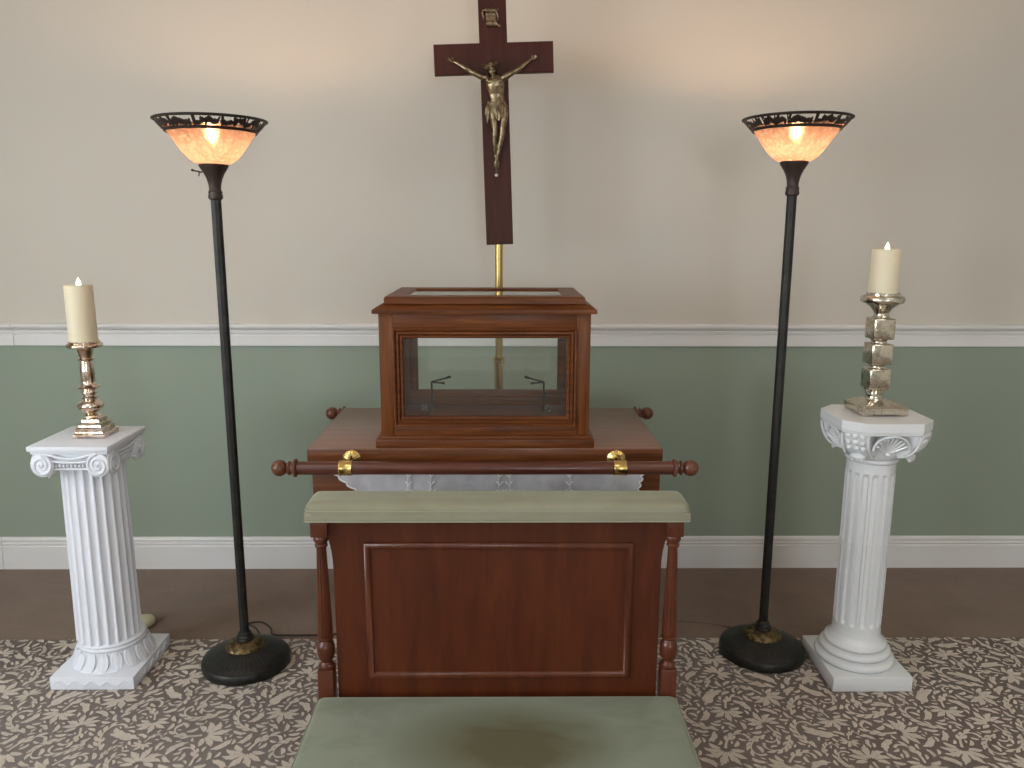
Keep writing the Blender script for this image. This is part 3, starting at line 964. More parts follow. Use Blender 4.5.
# right: stacked cube stick
SX, SY, SZ = 1.225, 2.562, 0.910
t = thing('candlestick', 'silver mercury glass candlestick of three stacked cubes, on the right pedestal', 'candlestick', (SX, SY, SZ))
bm = new()
rows = [sqring(0.073, SZ, dip=0.006), sqring(0.0735, SZ+0.003, dip=0.005), sqring(0.0735, SZ+0.025), sqring(0.070, SZ+0.029), sqring(0.060, SZ+0.034), sqring(0.045, SZ+0.039), sqring(0.035, SZ+0.044)]
grid(bm, rows, True, True, True)
obj('square_base', bm, M_merc2, t, angle=30)
SX = 1.217; SZ = 0.9035
bm = new()
lathe(bm, [(0.040, 0.041), (0.030, 0.049), (0.026, 0.060), (0.027, 0.070), (0.034, 0.084), (0.028, 0.088)], SX, SY, SZ, 40)
obj('lower_neck', bm, M_merc2, t, angle=50)
for z in (0.152, 0.233):
    bm = new()
    lathe(bm, [(0.030, -0.002), (0.025, 0.003), (0.023, 0.007), (0.025, 0.012), (0.030, 0.017)], SX, SY, SZ+z, 32)
    obj('neck', bm, M_merc2, t, angle=50)
bm = new()
lathe(bm, [(0.030, 0.316), (0.025, 0.322), (0.023, 0.330), (0.025, 0.338), (0.034, 0.350), (0.050, 0.362), (0.064, 0.367), (0.066, 0.373), (0.066, 0.383), (0.062, 0.388), (0.052, 0.390), (0.051, 0.397), (0.048, 0.398), (0.047, 0.392)], SX, SY, SZ, 48)
obj('candle_cup', bm, M_merc2, t, angle=50)
for z, hh in ((0.086, 0.0345), (0.167, 0.0345), (0.249, 0.0345)):
    bm = new()
    box(bm, SX-hh, SX+hh, SY-hh, SY+hh, SZ+z, SZ+z+0.068, 0.005, 3)
    obj('cube', bm, M_merc2, t)
candle((SX-0.002, SY, SZ+0.392), 0.0445, 0.143, 'short ivory pillar candle on the stacked-cube candlestick at right', None)

# cream object on the floor behind the left pedestal
bm = new()
lathe(bm, [(0.004, 0.0), (0.034, 0.002), (0.043, 0.010), (0.044, 0.020), (0.040, 0.028), (0.029, 0.034), (0.006, 0.037)], -1.385, 2.855, -0.002, 32)
tag(obj('plastic_cap', bm, mat('cream_plastic', (0.62, 0.58, 0.40), 0.4)), 'small cream rounded cap on the brown carpet behind the left pedestal', 'cap')

# ------------------------------------------------------------------ crucifix on its brass pole
CX, CY, CZ = -0.0365, 3.03, 2.095
t = thing('crucifix', 'dark wooden cross with bronze figure mounted on a brass pole', 'crucifix', (-0.0185, 3.05, -0.008))
ROT = Matrix.Translation((CX, CY, CZ)) @ Matrix.Rotation(math.radians(-1.9), 4, 'Y')
bm = new()
w, hh = 0.0495, 0.0525
cr = [(-w, -0.654), (w, -0.654), (w, -hh), (0.213, -hh), (0.213, hh), (w, hh), (w, 0.30), (-w, 0.30), (-w, hh), (-0.213, hh), (-0.213, -hh), (-w, -hh)]
def inset(poly, d):
    out = []
    n = len(poly)
    for i in range(n):
        p0, p1, p2 = poly[i-1], poly[i], poly[(i+1) % n]
        a = Vector((p1[0]-p0[0], p1[1]-p0[1])).normalized(); b2 = Vector((p2[0]-p1[0], p2[1]-p1[1])).normalized()
        na = Vector((-a.y, a.x)); nb = Vector((-b2.y, b2.x))
        out.append((p1[0]+(na.x+nb.x)*d, p1[1]+(na.y+nb.y)*d))
    return out
ins = inset(cr, 0.003)
rows = [[Vector((x, 0.012, z)) for x, z in cr], [Vector((x, -0.009, z)) for x, z in cr], [Vector((x, -0.012, z)) for x, z in ins]]
grid(bm, rows, True, True, True)
bmesh.ops.transform(bm, matrix=ROT, verts=bm.verts)
obj('cross', bm, M_cross, t, angle=20)
bm = new()
px, py = -0.0185, 3.05
lathe(bm, [(0.0175, 0.02), (0.0175, 1.02)], px, py, 0, 28)
lathe(bm, [(0.0145, 1.02), (0.0145, 1.62)], px, py, 0, 28)
pole = obj('pole', bm, M_pole, t)
bm = new()
lathe(bm, [(0.018, 0.985), (0.0225, 0.987), (0.0225, 0.993), (0.0195, 0.995), (0.0195, 1.003), (0.0235, 1.005), (0.0235, 1.010), (0.018, 1.012)], px, py, 0, 28)
obj('clamp_ring', bm, M_brass, t)
bm = new()
lathe(bm, [(0.14, -0.008), (0.145, -0.004), (0.14, 0.006), (0.10, 0.016), (0.05, 0.022), (0.028, 0.034), (0.022, 0.06), (0.0178, 0.07)], px, py, 0, 48)
obj('pole_base', bm, M_brass, t)

# figure: overlapping tapered limbs fused into one skin by a voxel remesh
bm = new()
FY = -0.021     # depth of the trunk axis in front of the cross centre
def P3(x, z, y=FY): return Vector((x, y, z))
def limb(pts, rs, sy=1.0, k=5):
    pts = smooth_path(pts, k)
    n = len(pts)
    R = []
    for i in range(n):
        u = i/(n-1)*(len(rs)-1); a = min(int(u), len(rs)-2); f = u-a
        R.append(rs[a]*(1-f)+rs[a+1]*f)
    tube(bm, pts, R, 12, sy=sy)
    for p, r in ((pts[0], R[0]), (pts[-1], R[-1])): ell(bm, p, (r, r, r), seg=10, rings=7)
# trunk
rows = []
for (x0, x1, z, d, y) in ((0.006, 0.036, -0.192, 0.010, -0.022), (-0.020, 0.040, -0.178, 0.015, -0.022), (-0.023, 0.041, -0.163, 0.0165, -0.022), (-0.020, 0.036, -0.150, 0.015, -0.022), (-0.0185, 0.0325, -0.138, 0.0125, -0.023), (-0.0195, 0.0325, -0.126, 0.0125, -0.0235),
                      (-0.0235, 0.0335, -0.112, 0.015, -0.025), (-0.0275, 0.0345, -0.098, 0.0175, -0.0265), (-0.0295, 0.0350, -0.086, 0.018, -0.027), (-0.0300, 0.0350, -0.076, 0.0165, -0.026), (-0.024, 0.030, -0.067, 0.012, -0.025), (-0.009, 0.013, -0.060, 0.009, -0.025)):
    c, h = (x0+x1)/2, (x1-x0)/2
    rows.append([Vector((c+h*math.cos(a), y+d*math.sin(a), z)) for a in [2*PI*i/24 for i in range(24)]])
grid(bm, rows, True, True, True)
for s in (-1, 1):      # pectorals, ribs
    ell(bm, (0.002+s*0.0135, -0.039, -0.083), (0.0135, 0.0055, 0.0085))
    for q in range(3): tube(bm, [(0.004+s*0.006, -0.0405+q*0.0008, -0.099-q*0.007), (0.004+s*0.018, -0.0375+q*0.0008, -0.101-q*0.008), (0.004+s*0.025, -0.029, -0.098-q*0.008)], [0.0016, 0.0022, 0.0014], 6)
# arms
limb([P3(-0.028, -0.072, -0.024), P3(-0.048, -0.0625, -0.026), P3(-0.068, -0.053, -0.027), P3(-0.0857, -0.0435, -0.026)], [0.0118, 0.0112, 0.0102, 0.0080])
limb([P3(-0.0857, -0.0435, -0.026), P3(-0.100, -0.0345, -0.026), P3(-0.120, -0.0215, -0.022), P3(-0.1395, -0.0098, -0.019)], [0.0080, 0.0086, 0.0066, 0.0046])
limb([P3(0.030, -0.071, -0.024), P3(0.046, -0.063, -0.026), P3(0.062, -0.055, -0.027), P3(0.0778, -0.0475, -0.026)], [0.0118, 0.0112, 0.0102, 0.0080])
limb([P3(0.0778, -0.0475, -0.026), P3(0.094, -0.037, -0.026), P3(0.113, -0.0235, -0.022), P3(0.1306, -0.0106, -0.019)], [0.0080, 0.0086, 0.0066, 0.0046])
ell(bm, (-0.034, -0.026, -0.068), (0.013, 0.012, 0.011)); ell(bm, (0.036, -0.026, -0.067), (0.013, 0.012, 0.011))
# hands: palm, four curled fingers and a thumb
for s, wx, wz, hx, hz in ((-1, -0.1397, -0.0096, -0.1560, -0.0010), (1, 0.1306, -0.0106, 0.1470, -0.0006)):
    d = Vector((hx-wx, 0, hz-wz)).normalized(); u = Vector((-d.z, 0, d.x))
    if u.z < 0: u = -u
    c = Vector(((wx+hx)/2, -0.0165, (wz+hz)/2)) + d*0.001
    A = Matrix((( d.x, 0, u.x), (0, 1, 0), (d.z, 0, u.z))).to_4x4()
    ell(bm, c, (0.0088, 0.0032, 0.0062), A)
    for q in range(4):
        o = (-0.0046 + q*0.0031)
        st = c + d*0.0062 + u*o
        ln = (0.0088, 0.0104, 0.0108, 0.0092)[q]
        tube(bm, [st, st + d*ln*0.45 + Vector((0, -0.0018, 0)), st + d*ln*0.78 + Vector((0, -0.0052, 0)) - u*0.0008, st + d*ln*0.66 + Vector((0, -0.0088, 0)) - u*0.0012], [0.00165, 0.0016, 0.0015, 0.0012], 8)
    st = c - d*0.002 + u*0.0052
    tube(bm, [st, st + u*0.0040 + d*0.0022 + Vector((0, -0.002, 0)), st + u*0.0052 + d*0.0062 + Vector((0, -0.0045, 0))], [0.0021, 0.0018, 0.0014], 8)
    ell(bm, c + Vector((0, -0.0035, 0)), (0.0024, 0.0022, 0.0024))
# neck and bowed head
limb([P3(0.001, -0.068, -0.026), P3(-0.003, -0.058, -0.030), P3(-0.006, -0.050, -0.033)], [0.0095, 0.0085, 0.0085])
HM = Matrix.Rotation(math.radians(-14), 4, 'Y') @ Matrix.Rotation(math.radians(24), 4, 'X')
HC_ = Vector((-0.0095, -0.036, -0.040))
def hp(x, y, z): return HC_ + (HM @ (Vector((x, y, z))*1.2))
ell(bm, hp(0, 0.003, 0.004), (0.0145, 0.0165, 0.0170), HM)
ell(bm, hp(0, -0.004, -0.008), (0.0105, 0.0110, 0.0135), HM)
ell(bm, hp(0, -0.0085, -0.0185), (0.0060, 0.0055, 0.0050), HM)          # bearded chin
tube(bm, [hp(0, -0.0128, 0.004), hp(0, -0.0168, -0.0035), hp(0, -0.0175, -0.0055)], [0.0014, 0.0022, 0.0026], 8)   # nose
for s in (-1, 1):
    ell(bm, hp(s*0.0048, -0.0125, 0.0042), (0.0042, 0.0022, 0.0013), HM)  # brows
    ell(bm, hp(s*0.0047, -0.0120, 0.0008), (0.0026, 0.0020, 0.0015), HM)  # closed eyes
    ell(bm, hp(s*0.0070, -0.0095, -0.0055), (0.0038, 0.0035, 0.0040), HM) # cheekbones
    ell(bm, hp(s*0.0138, 0.002, -0.001), (0.0018, 0.0032, 0.0046), HM)    # ears
ell(bm, hp(0, -0.0140, -0.0112), (0.0040, 0.0018, 0.0010), HM)
ell(bm, hp(0, -0.0138, -0.0136), (0.0034, 0.0019, 0.0012), HM)
# legs, knees together and bent, crossed feet
limb([P3(-0.008, -0.176, -0.024), P3(-0.0085, -0.195, -0.028), P3(-0.006, -0.222, -0.034), P3(-0.0035, -0.246, -0.038)], [0.0170, 0.0160, 0.0132, 0.0104])
limb([P3(-0.0035, -0.246, -0.038), P3(-0.0055, -0.268, -0.034), P3(-0.0065, -0.295, -0.028), P3(-0.0050, -0.330, -0.021)], [0.0104, 0.0112, 0.0090, 0.0058])
limb([P3(0.027, -0.176, -0.024), P3(0.030, -0.193, -0.028), P3(0.027, -0.218, -0.034), P3(0.0225, -0.241, -0.038)], [0.0170, 0.0160, 0.0132, 0.0104])
limb([P3(0.0225, -0.241, -0.038), P3(0.0205, -0.264, -0.034), P3(0.0125, -0.297, -0.031), P3(0.0040, -0.332, -0.030)], [0.0104, 0.0112, 0.0090, 0.0058])
for (ax, ay, tx, ty, zz) in ((-0.005, -0.020, 0.0005, -0.021, -0.332), (0.004, -0.030, -0.004, -0.0315, -0.334)):
    tube(bm, smooth_path([(ax, ay, zz+0.002), (ax*0.6+tx*0.4, ay-0.002, zz-0.010), (tx, ty-0.001, zz-0.024), (tx, ty, zz-0.034)], 4), [0.0052, 0.0055, 0.0058, 0.006, 0.0062, 0.0062, 0.0064, 0.0066, 0.0066, 0.0064, 0.0062, 0.006, 0.0052], 10, sy=0.8)
    for q in range(5):
        ell(bm, (tx-0.0052+q*0.0026, ty-0.0005, zz-0.0375+abs(q-1)*0.0006), (0.0015, 0.0022, 0.0036), seg=8, rings=6)
ell(bm, (-0.001, -0.038, -0.354), (0.0022, 0.0028, 0.0022))
bmesh.ops.transform(bm, matrix=ROT, verts=bm.verts)
fig = obj('figure', bm, M_bronze, t, angle=180)
rm = fig.modifiers.new('fuse', 'REMESH'); rm.mode = 'VOXEL'; rm.voxel_size = 0.0010; rm.use_smooth_shade = True
sm = fig.modifiers.new('soften', 'SMOOTH'); sm.factor = 0.5; sm.iterations = 3
# hair and crown of thorns
bm = new()
rg = random.Random(3)
for i in range(46):
    a = rg.uniform(-0.2*PI, 1.2*PI)
    st = hp(0.0115*math.cos(a), 0.004+0.0125*math.sin(a)-0.002, 0.013+rg.uniform(-0.002, 0.004))
    e1 = hp(0.0165*math.cos(a), 0.004+0.0165*math.sin(a), 0.0)
    e2 = hp(0.0175*math.cos(a)+rg.uniform(-.001, .001), 0.004+0.014*math.sin(a), -0.013)
    e3 = hp(0.0170*math.cos(a)+rg.uniform(-.003, .003), 0.002+0.012*math.sin(a), -0.024+rg.uniform(-0.006, 0.004))
    tube(bm, smooth_path([st, e1, e2, e3], 3), [0.0022, 0.0024, 0.0026, 0.0026, 0.0026, 0.0026, 0.0024, 0.0022, 0.0018, 0.0010], 6)
ell(bm, hp(0, 0.005, 0.009), (0.0150, 0.0155, 0.0125), HM)
bmesh.ops.transform(bm, matrix=ROT, verts=bm.verts)
hr = obj('hair', bm, M_bronzed, fig, angle=60)
bm = new()
for q in range(3):
    pts = []
    for i in range(64):
        a = 2*PI*i/64
        rr = 0.0200 + 0.0015*math.sin(a*9+q*2.1)
        pts.append(hp(rr*math.cos(a), 0.003+rr*math.sin(a)*1.03, 0.0105+0.0022*math.cos(a*9+q*2.1)))
    tube(bm, pts, 0.0014, 6, closed=True)
for i in range(26):
    a = rg.uniform(0, 2*PI); z = 0.0105+rg.uniform(-0.002, 0.002)
    p0 = hp(0.018*math.cos(a), 0.003+0.0185*math.sin(a), z); p1 = hp(0.0245*math.cos(a+0.2), 0.003+0.025*math.sin(a+0.2), z+rg.uniform(-0.003, 0.006))
    tube(bm, [p0, p1], [0.0009, 0.0002], 5)
bmesh.ops.transform(bm, matrix=ROT, verts=bm.verts)
obj('crown_of_thorns', bm, M_bronze, fig, angle=60)
# loincloth with folds, knot and hanging end
bm = new()
rows = []
for j in range(13):
    v = j/12
    z = -0.149 - 0.052*v
    ring = []
    for i in range(96):
        a = 2*PI*i/96
        c = 0.0085 + 0.001*v; h = 0.0275 + 0.0075*math.sin(min(1, v*1.6)*PI/2) - 0.004*v; d = 0.0165 + 0.005*math.sin(v*PI*0.6)
        front = max(0, -math.sin(a))
        fold = 0.0014*math.sin(a*13 + v*6*math.cos(a)) + 0.0012*math.sin(a*7 - v*9)
        r1 = 1 + fold/0.028
        zz = z + 0.006*math.cos(a*2)*v - 0.010*v*front*math.exp(-((math.cos(a)-0.0)/0.35)**2) + 0.004*(1-v)*math.cos(a)
        y = -0.0235 - 0.006*v
        yy = min(y + d*math.sin(a)*r1, -0.012)
        ring.append(Vector((c + h*math.cos(a)*r1, yy, zz)))
    rows.append(ring)
grid(bm, rows, True, True, True)
for q in range(4):
    tube(bm, smooth_path([(0.036-q*0.002, -0.030, -0.152-q*0.005), (0.012, -0.0465, -0.162-q*0.0055), (-0.016, -0.040, -0.155-q*0.004), (-0.022, -0.028, -0.150)], 5), 0.0022, 8)
for q in range(4):
    x = -0.0235-q*0.0030
    tube(bm, smooth_path([(-0.0215, -0.026, -0.154), (x, -0.026-0.001*q, -0.172), (x-0.003, -0.022, -0.196), (x-0.005+q*0.0015, -0.020, -0.216+q*0.006-(0.012 if q == 1 else 0))], 5), [0.003]*8+[0.0036]*6+[0.0028, 0.0016], 8)
ell(bm, (-0.0215, -0.031, -0.153), (0.007, 0.006, 0.006))
bmesh.ops.transform(bm, matrix=ROT, verts=bm.verts)
obj('loincloth', bm, M_bronze, fig, angle=70)
# foot rest, rivet
bm = new()
box(bm, -0.012, 0.008, -0.019, -0.012, -0.378, -0.352, 0.0015)
box(bm, -0.0065, 0.0015, -0.0145, -0.012, -0.398, -0.378, 0.001)
bmesh.ops.transform(bm, matrix=ROT, verts=bm.verts)
obj('foot_rest', bm, M_bronzed, fig)
bm = new(); lathe_y(bm, [(0.006, 0.0), (0.0058, -0.002), (0.0035, -0.0035), (0.0005, -0.004)], -0.0042, -0.012, -0.404, 20)
bmesh.ops.transform(bm, matrix=ROT, verts=bm.verts)
obj('rivet', bm, M_silver, t)
# the titulus: a curling bronze scroll
bm = new()
def sheet(cp, halfw, th=0.0012):
    """cp: [(x_offset, y, z)] a ribbon running down, halfw list"""
    pts = smooth_path(cp, 5); n = len(pts); rows = []
    for i, p in enumerate(pts):
        u = i/(n-1)*(len(halfw)-1); a = min(int(u), len(halfw)-2); w_ = halfw[a]*(1-(u-a))+halfw[a+1]*(u-a)
        tg = (pts[min(i+1, n-1)]-pts[max(i-1, 0)]).normalized(); nn = Vector((1, 0, 0)).cross(tg)*th
        rows.append([p+Vector((-w_, 0, 0))+nn, p+Vector((w_, 0, 0))+nn, p+Vector((w_, 0, 0))-nn, p+Vector((-w_, 0, 0))-nn])
    grid(bm, rows, True, True, True)
sheet([(-0.008, -0.013, 0.166), (-0.008, -0.020, 0.163), (-0.007, -0.023, 0.156), (-0.006, -0.018, 0.148), (-0.006, -0.017, 0.138), (-0.005, -0.019, 0.126), (-0.005, -0.026, 0.116), (-0.004, -0.023, 0.106), (-0.003, -0.016, 0.104), (-0.003, -0.0145, 0.109)], [0.015, 0.016, 0.017, 0.017, 0.0175, 0.016, 0.0155])
tube(bm, [(-0.034, -0.016, 0.1595), (0.022, -0.016, 0.1605)], 0.0026, 8)
tube(bm, smooth_path([(-0.032, -0.016, 0.159), (-0.034, -0.018, 0.148), (-0.031, -0.015, 0.136), (-0.031, -0.017, 0.126)], 4), [0.003]*8+[0.0025]*4+[0.0015], 8)
tube(bm, smooth_path([(0.009, -0.018, 0.130), (0.013, -0.022, 0.116), (0.020, -0.020, 0.106), (0.026, -0.017, 0.106), (0.025, -0.016, 0.112)], 4), [0.0042]*12+[0.0035]*4+[0.002], 8)
tube(bm, smooth_path([(0.010, -0.016, 0.160), (0.017, -0.019, 0.148), (0.019, -0.016, 0.136), (0.018, -0.015, 0.124)], 4), [0.003]*12+[0.0018], 8)
bmesh.ops.transform(bm, matrix=ROT, verts=bm.verts)
sc = obj('scroll', bm, M_bronze, t, angle=60)
tx = bpy.data.curves.new('inscription', 'FONT'); tx.body = 'INRI'; tx.size = 0.015; tx.extrude = 0.0008; tx.align_x = 'CENTER'; tx.align_y = 'CENTER'
tx.materials.append(M_bronzed)
tob = bpy.data.objects.new('inscription_source', tx)
to = bpy.data.objects.new('inscription', bpy.data.meshes.new_from_object(tob)); link(to, sc)
bpy.data.objects.remove(tob)
to.matrix_local = Matrix.Translation(-wloc(sc)) @ ROT @ Matrix.Translation((-0.006, -0.0195, 0.142)) @ Matrix.Rotation(PI/2, 4, 'X')

# ------------------------------------------------------------------ bier table with bearer poles
BX0, BX1, BY0, BY1, BZ = -0.5975, 0.4855, 2.362, 2.925, 0.840
BC = (BX0+BX1)/2
t = thing('bier_table', 'brown wooden bier table with bearer poles carrying the glass display case', 'table', (BC, 2.64, 0))
bm = new(); box(bm, BX0, BX1, BY0, BY1, 0.772, BZ, 0.002)
obj('top', bm, M_biertop_sheen, t)
# front and side faces keep the cherry colour without painted sheen: a separate edge band
bm = new()
box(bm, BX0-0.0015, BX1+0.0015, BY0-0.004, BY0+0.012, 0.770, BZ-0.0025, 0.0012)
box(bm, BX0-0.0025, BX0+0.012, BY0, BY1, 0.770, BZ-0.0025, 0.0012)
box(bm, BX1-0.012, BX1+0.0025, BY0, BY1, 0.770, BZ-0.0025, 0.0012)
obj('edge_band', bm, M_case, t)
bm = new(); box(bm, BX0+0.008, BX1-0.002, BY0+0.008, BY1-0.008, 0.600, 0.772, 0.002)
obj('apron', bm, M_case, t)
bm = new()
box(bm, BC-0.30, BC+0.30, 2.50, 2.80, 0.05, 0.60, 0.004)
box(bm, BC-0.34, BC+0.34, 2.46, 2.84, -0.002, 0.05, 0.008)
obj('pedestal_base', bm, M_case, t)

def bearer(y, z, group_lab):
    L0, L1 = -0.607, 0.500
    bm = new()
    lathe_x(bm, [(0.019, 0), (0.0198, 0.004), (0.0198, L1-L0-0.004), (0.019, L1-L0)], L0, y, z, 32)
    r = obj('bearer_pole', bm, M_rod, t)
    for s, X in ((-1, L0), (1, L1)):
        bm = new()
        pr = [(0.014, 0.0), (0.024, 0.001), (0.0275, 0.004), (0.0275, 0.008), (0.024, 0.011), (0.017, 0.013), (0.0165, 0.018), (0.021, 0.021), (0.0215, 0.025), (0.017, 0.028), (0.0135, 0.031)]
        for i in range(13):
            a = PI*(0.16+0.84*i/12)
            pr.append((max(0.0003, 0.0245*math.sin(a)), 0.031+0.0215-0.0245*math.cos(a)))
        lathe_x(bm, [(q, s*d) for q, d in pr], X, y, z, 32)
        obj('ball_finial', bm, M_ball, r)
    return r
RYf, RZ = 2.27, 0.8065
rf = bearer(RYf, RZ, 0)
rr_ = bearer(3.004, 0.801, 1)
# brass clamps with shell escutcheons
for side, cx, px, yy, par, sgn in ((-1, -0.4640, -0.4630, RYf, rf, 1), (1, 0.3430, 0.3440, RYf, rf, 1)):
    bm = new()
    lathe_x(bm, [(0.0200, 0), (0.0225, 0.0005), (0.0230, 0.003), (0.0225, 0.005), (0.0220, 0.006), (0.0220, 0.033), (0.0230, 0.035), (0.0230, 0.038), (0.0200, 0.039)], cx-0.0195, yy, RZ, 32, False)
    tube(bm, smooth_path([(cx+0.006, yy+0.012, RZ+0.017), (cx+0.006, yy+0.035, RZ+0.022), (px, yy+0.065, RZ+0.014), (px, BY0-0.010, RZ+0.006)], 5), 0.0065, 12)
    # scalloped shell plate against the table edge
    n = 72
    rows = []
    for (r, d) in ((0.0285, 0.0), (0.028, -0.003), (0.022, -0.008), (0.014, -0.012), (0.006, -0.0145), (0.0006, -0.015)):
        rows.append([Vector((px + (r*(1+0.02*math.cos(12*2*PI*i/n)))*math.cos(2*PI*i/n), BY0-0.004+d + 0.0008*math.cos(12*2*PI*i/n)*(r/0.028), RZ+0.002+(r*(1+0.02*math.cos(12*2*PI*i/n)))*math.sin(2*PI*i/n))) for i in range(n)])
    grid(bm, rows, True, True, True)
    obj('brass_bracket', bm, M_brass, t)
for cx in (-0.464, 0.343):      # rear brackets
    bm = new()
    lathe_x(bm, [(0.0200, 0), (0.0225, 0.0005), (0.0220, 0.006), (0.0220, 0.033), (0.0230, 0.038), (0.0200, 0.039)], cx-0.0195, 3.004, 0.801, 32, False)
    tube(bm, [(cx, 2.985, 0.801), (cx, BY1-0.002, 0.801)], 0.0065, 12)
    lathe_y(bm, [(0.026, 0.0), (0.022, 0.006), (0.008, 0.012)], cx, BY1, 0.801, 28)
    obj('brass_bracket', bm, M_brass, t)

# ------------------------------------------------------------------ lace cloth hanging on the table front
LY = 2.345
t = thing('lace_cloth', 'white scalloped lace cloth hung below the front bearer pole', 'cloth', (BC, LY, 0.60))
bm = new()
def lace_edge(side):
    """scalloped side edge from top to bottom"""
    out = []
    for i in range(37):
        v = i/36
        z = 0.776 - 0.18*v
        x = (-0.522 + 0.100*min(1, v*2.2)**1.2) if side < 0 else (0.424 - 0.018*min(1, v*2.4))
        x += (-side)*(-1)*0.009*abs(math.sin(v*PI*9))
        out.append((x, z))
    return out
eL, eR = lace_edge(-1), lace_edge(1)
rows = []
for (l, r) in zip(eL, eR):
    row = []
    for i in range(60):
        u = i/59
        x = l[0]+(r[0]-l[0])*u
        row.append(Vector((x, LY + 0.004*math.sin(x*34+l[1]*8) + 0.002*math.sin(x*83), l[1])))
    rows.append(row)
grid(bm, rows, False)
sheer = obj('sheer_panel', bm, M_lace, t, angle=180)
bm = new()
for E_ in (eL, eR):
    tube(bm, [(x, LY + 0.004*math.sin(x*34+z*8) + 0.002*math.sin(x*83)-0.001, z) for x, z in E_], 0.0028, 6)
tube(bm, [(eL[0][0]+(eR[0][0]-eL[0][0])*i/40, LY-0.001+0.003*math.sin(i), 0.775) for i in range(41)], 0.002, 6)
obj('scalloped_border', bm, M_thread, t)
def sprig(x, z, s):
    bm = new(); y0 = LY-0.0055
    tube(bm, smooth_path([(x, y0, z), (x+0.004*s, y0, z-0.03), (x, y0, z-0.07), (x-0.004*s, y0, z-0.12)], 4), 0.0011, 5)
    for k in range(4):
        for sg in (-1, 1):
            zz = z-0.012-k*0.026
            tube(bm, [(x, y0, zz), (x+sg*0.008, y0, zz+0.010), (x+sg*0.012, y0, zz+0.012)], [0.0012, 0.0024, 0.0008], 6)
    obj('embroidered_sprig', bm, M_thread, t)
for x in (-0.29, -0.22, -0.012, 0.015, 0.20): sprig(x, 0.768, 1 if x > 0 else -1)

# ------------------------------------------------------------------ glass display case
DC = -0.0570
y0, y1 = 2.388, 2.812
t = thing('display_case', 'wooden display case with glass sides and glazed lid on the bier table', 'display case', (DC, 2.60, BZ))
hw = 0.3185
bm = new()
box(bm, DC-0.3335, DC+0.3335, 2.364, 2.836, BZ, 0.868, 0.0025)
box(bm, DC-0.327, DC+0.327, 2.372, 2.828, 0.866, 0.876, 0.003)
# floor of the case
box(bm, DC-hw+0.02, DC+hw-0.02, y0+0.02, y1-0.02, 0.870, 0.880, 0.0)
obj('plinth', bm, M_case, t)
ZB, ZT = 0.874, 1.254
def post(bm, xa, xb, ya, yb):
    bm = new(); box(bm, xa, xb, ya, yb, ZB, ZT, 0.0015)
    obj('post', bm, M_casev, t)
stile = 0.042
for s in (-1, 1):
    xa = DC + s*hw; xb = DC + s*(hw-stile)
    a, b2 = min(xa, xb), max(xa, xb)
    post(None, a, b2, y0, y0+0.026); post(None, a, b2, y1-0.026, y1)
    # side frames stiles
    a, b2 = (xa, xa-s*0.024)
    a, b2 = min(a, b2), max(a, b2)
    post(None, a, b2, y0+0.0262, y0+0.050); post(None, a, b2, y1-0.050, y1-0.0262)
def rail_(*a):
    bm = new(); box(bm, *a); obj('rail', bm, M_case, t)
xa, xb = DC-hw+stile-0.001, DC+hw-stile+0.001
for (ya, yb) in ((y0+0.001, y0+0.0255), (y1-0.0255, y1-0.001)):
    rail_(xa, xb, ya, yb, ZB, 0.905, 0.001); rail_(xa, xb, ya, yb, 1.204, ZT, 0.001)
for s in (-1, 1):
    a, b2 = sorted((DC+s*(hw-0.001), DC+s*(hw-0.0235)))
    rail_(a, b2, y0+0.048, y1-0.048, ZB, 0.915, 0.001); rail_(a, b2, y0+0.048, y1-0.048, 1.204, ZT, 0.001)
bm = new()
mp = [(0.0, 0.0005), (0.0, 0.004), (0.003, 0.006), (0.006, 0.004), (0.007, -0.002), (0.010, -0.004), (0.011, 0.0005), (0.016, 0.001), (0.0185, -0.003), (0.021, -0.006), (0.022, -0.002), (0.027, -0.003), (0.030, -0.008), (0.0305, -0.018), (0.0, -0.018)]
frame_moulding(bm, DC-0.2770, DC+0.2780, 0.9035, 1.2050, y0, mp)
obj('front_moulding', bm, M_case, t)
bm = new()
mpr = [(0.0, -0.0005), (0.0, 0.018), (0.030, 0.016), (0.030, 0.004), (0.022, 0.0), (0.010, -0.003)]
# rear moulding faces the wall: same section, mirrored, built around the opening
for (xa_, xb_, za_, zb_) in ((DC-0.278, DC+0.278, 0.9035, 0.936), (DC-0.278, DC+0.278, 1.19, 1.206), (DC-0.278, DC-0.2465, 0.936, 1.19), (DC+0.2465, DC+0.278, 0.936, 1.19)):
    box(bm, xa_, xb_, y1-0.022, y1-0.004, za_, zb_, 0.0015)
obj('rear_moulding', bm, M_case, t)
bm = new()      # hardwood cornice
cor = [(0.305, 1.247), (0.3345, 1.2505), (0.3355, 1.255), (0.3350, 1.262), (0.322, 1.270), (0.306, 1.2785)]
rows = [[Vector((DC-x, 2.6-(x-hw)-0.212, z)), Vector((DC+x, 2.6-(x-hw)-0.212, z)), Vector((DC+x, 2.6+(x-hw)+0.212, z)), Vector((DC-x, 2.6+(x-hw)+0.212, z))] for x, z in cor]
inn = [[Vector((DC-0.225, 2.47, z)), Vector((DC+0.225, 2.47, z)), Vector((DC+0.225, 2.73, z)), Vector((DC-0.225, 2.73, z))] for z in (1.2785, 1.247)]
grid(bm, rows + inn + [rows[0]], True)
bmesh.ops.remove_doubles(bm, verts=bm.verts, dist=1e-6)
obj('cornice', bm, M_case, t, angle=25)
bm = new()
def rect(x, ya, yb, z): return [Vector((DC-x, ya, z)), Vector((DC+x, ya, z)), Vector((DC+x, yb, z)), Vector((DC-x, yb, z))]
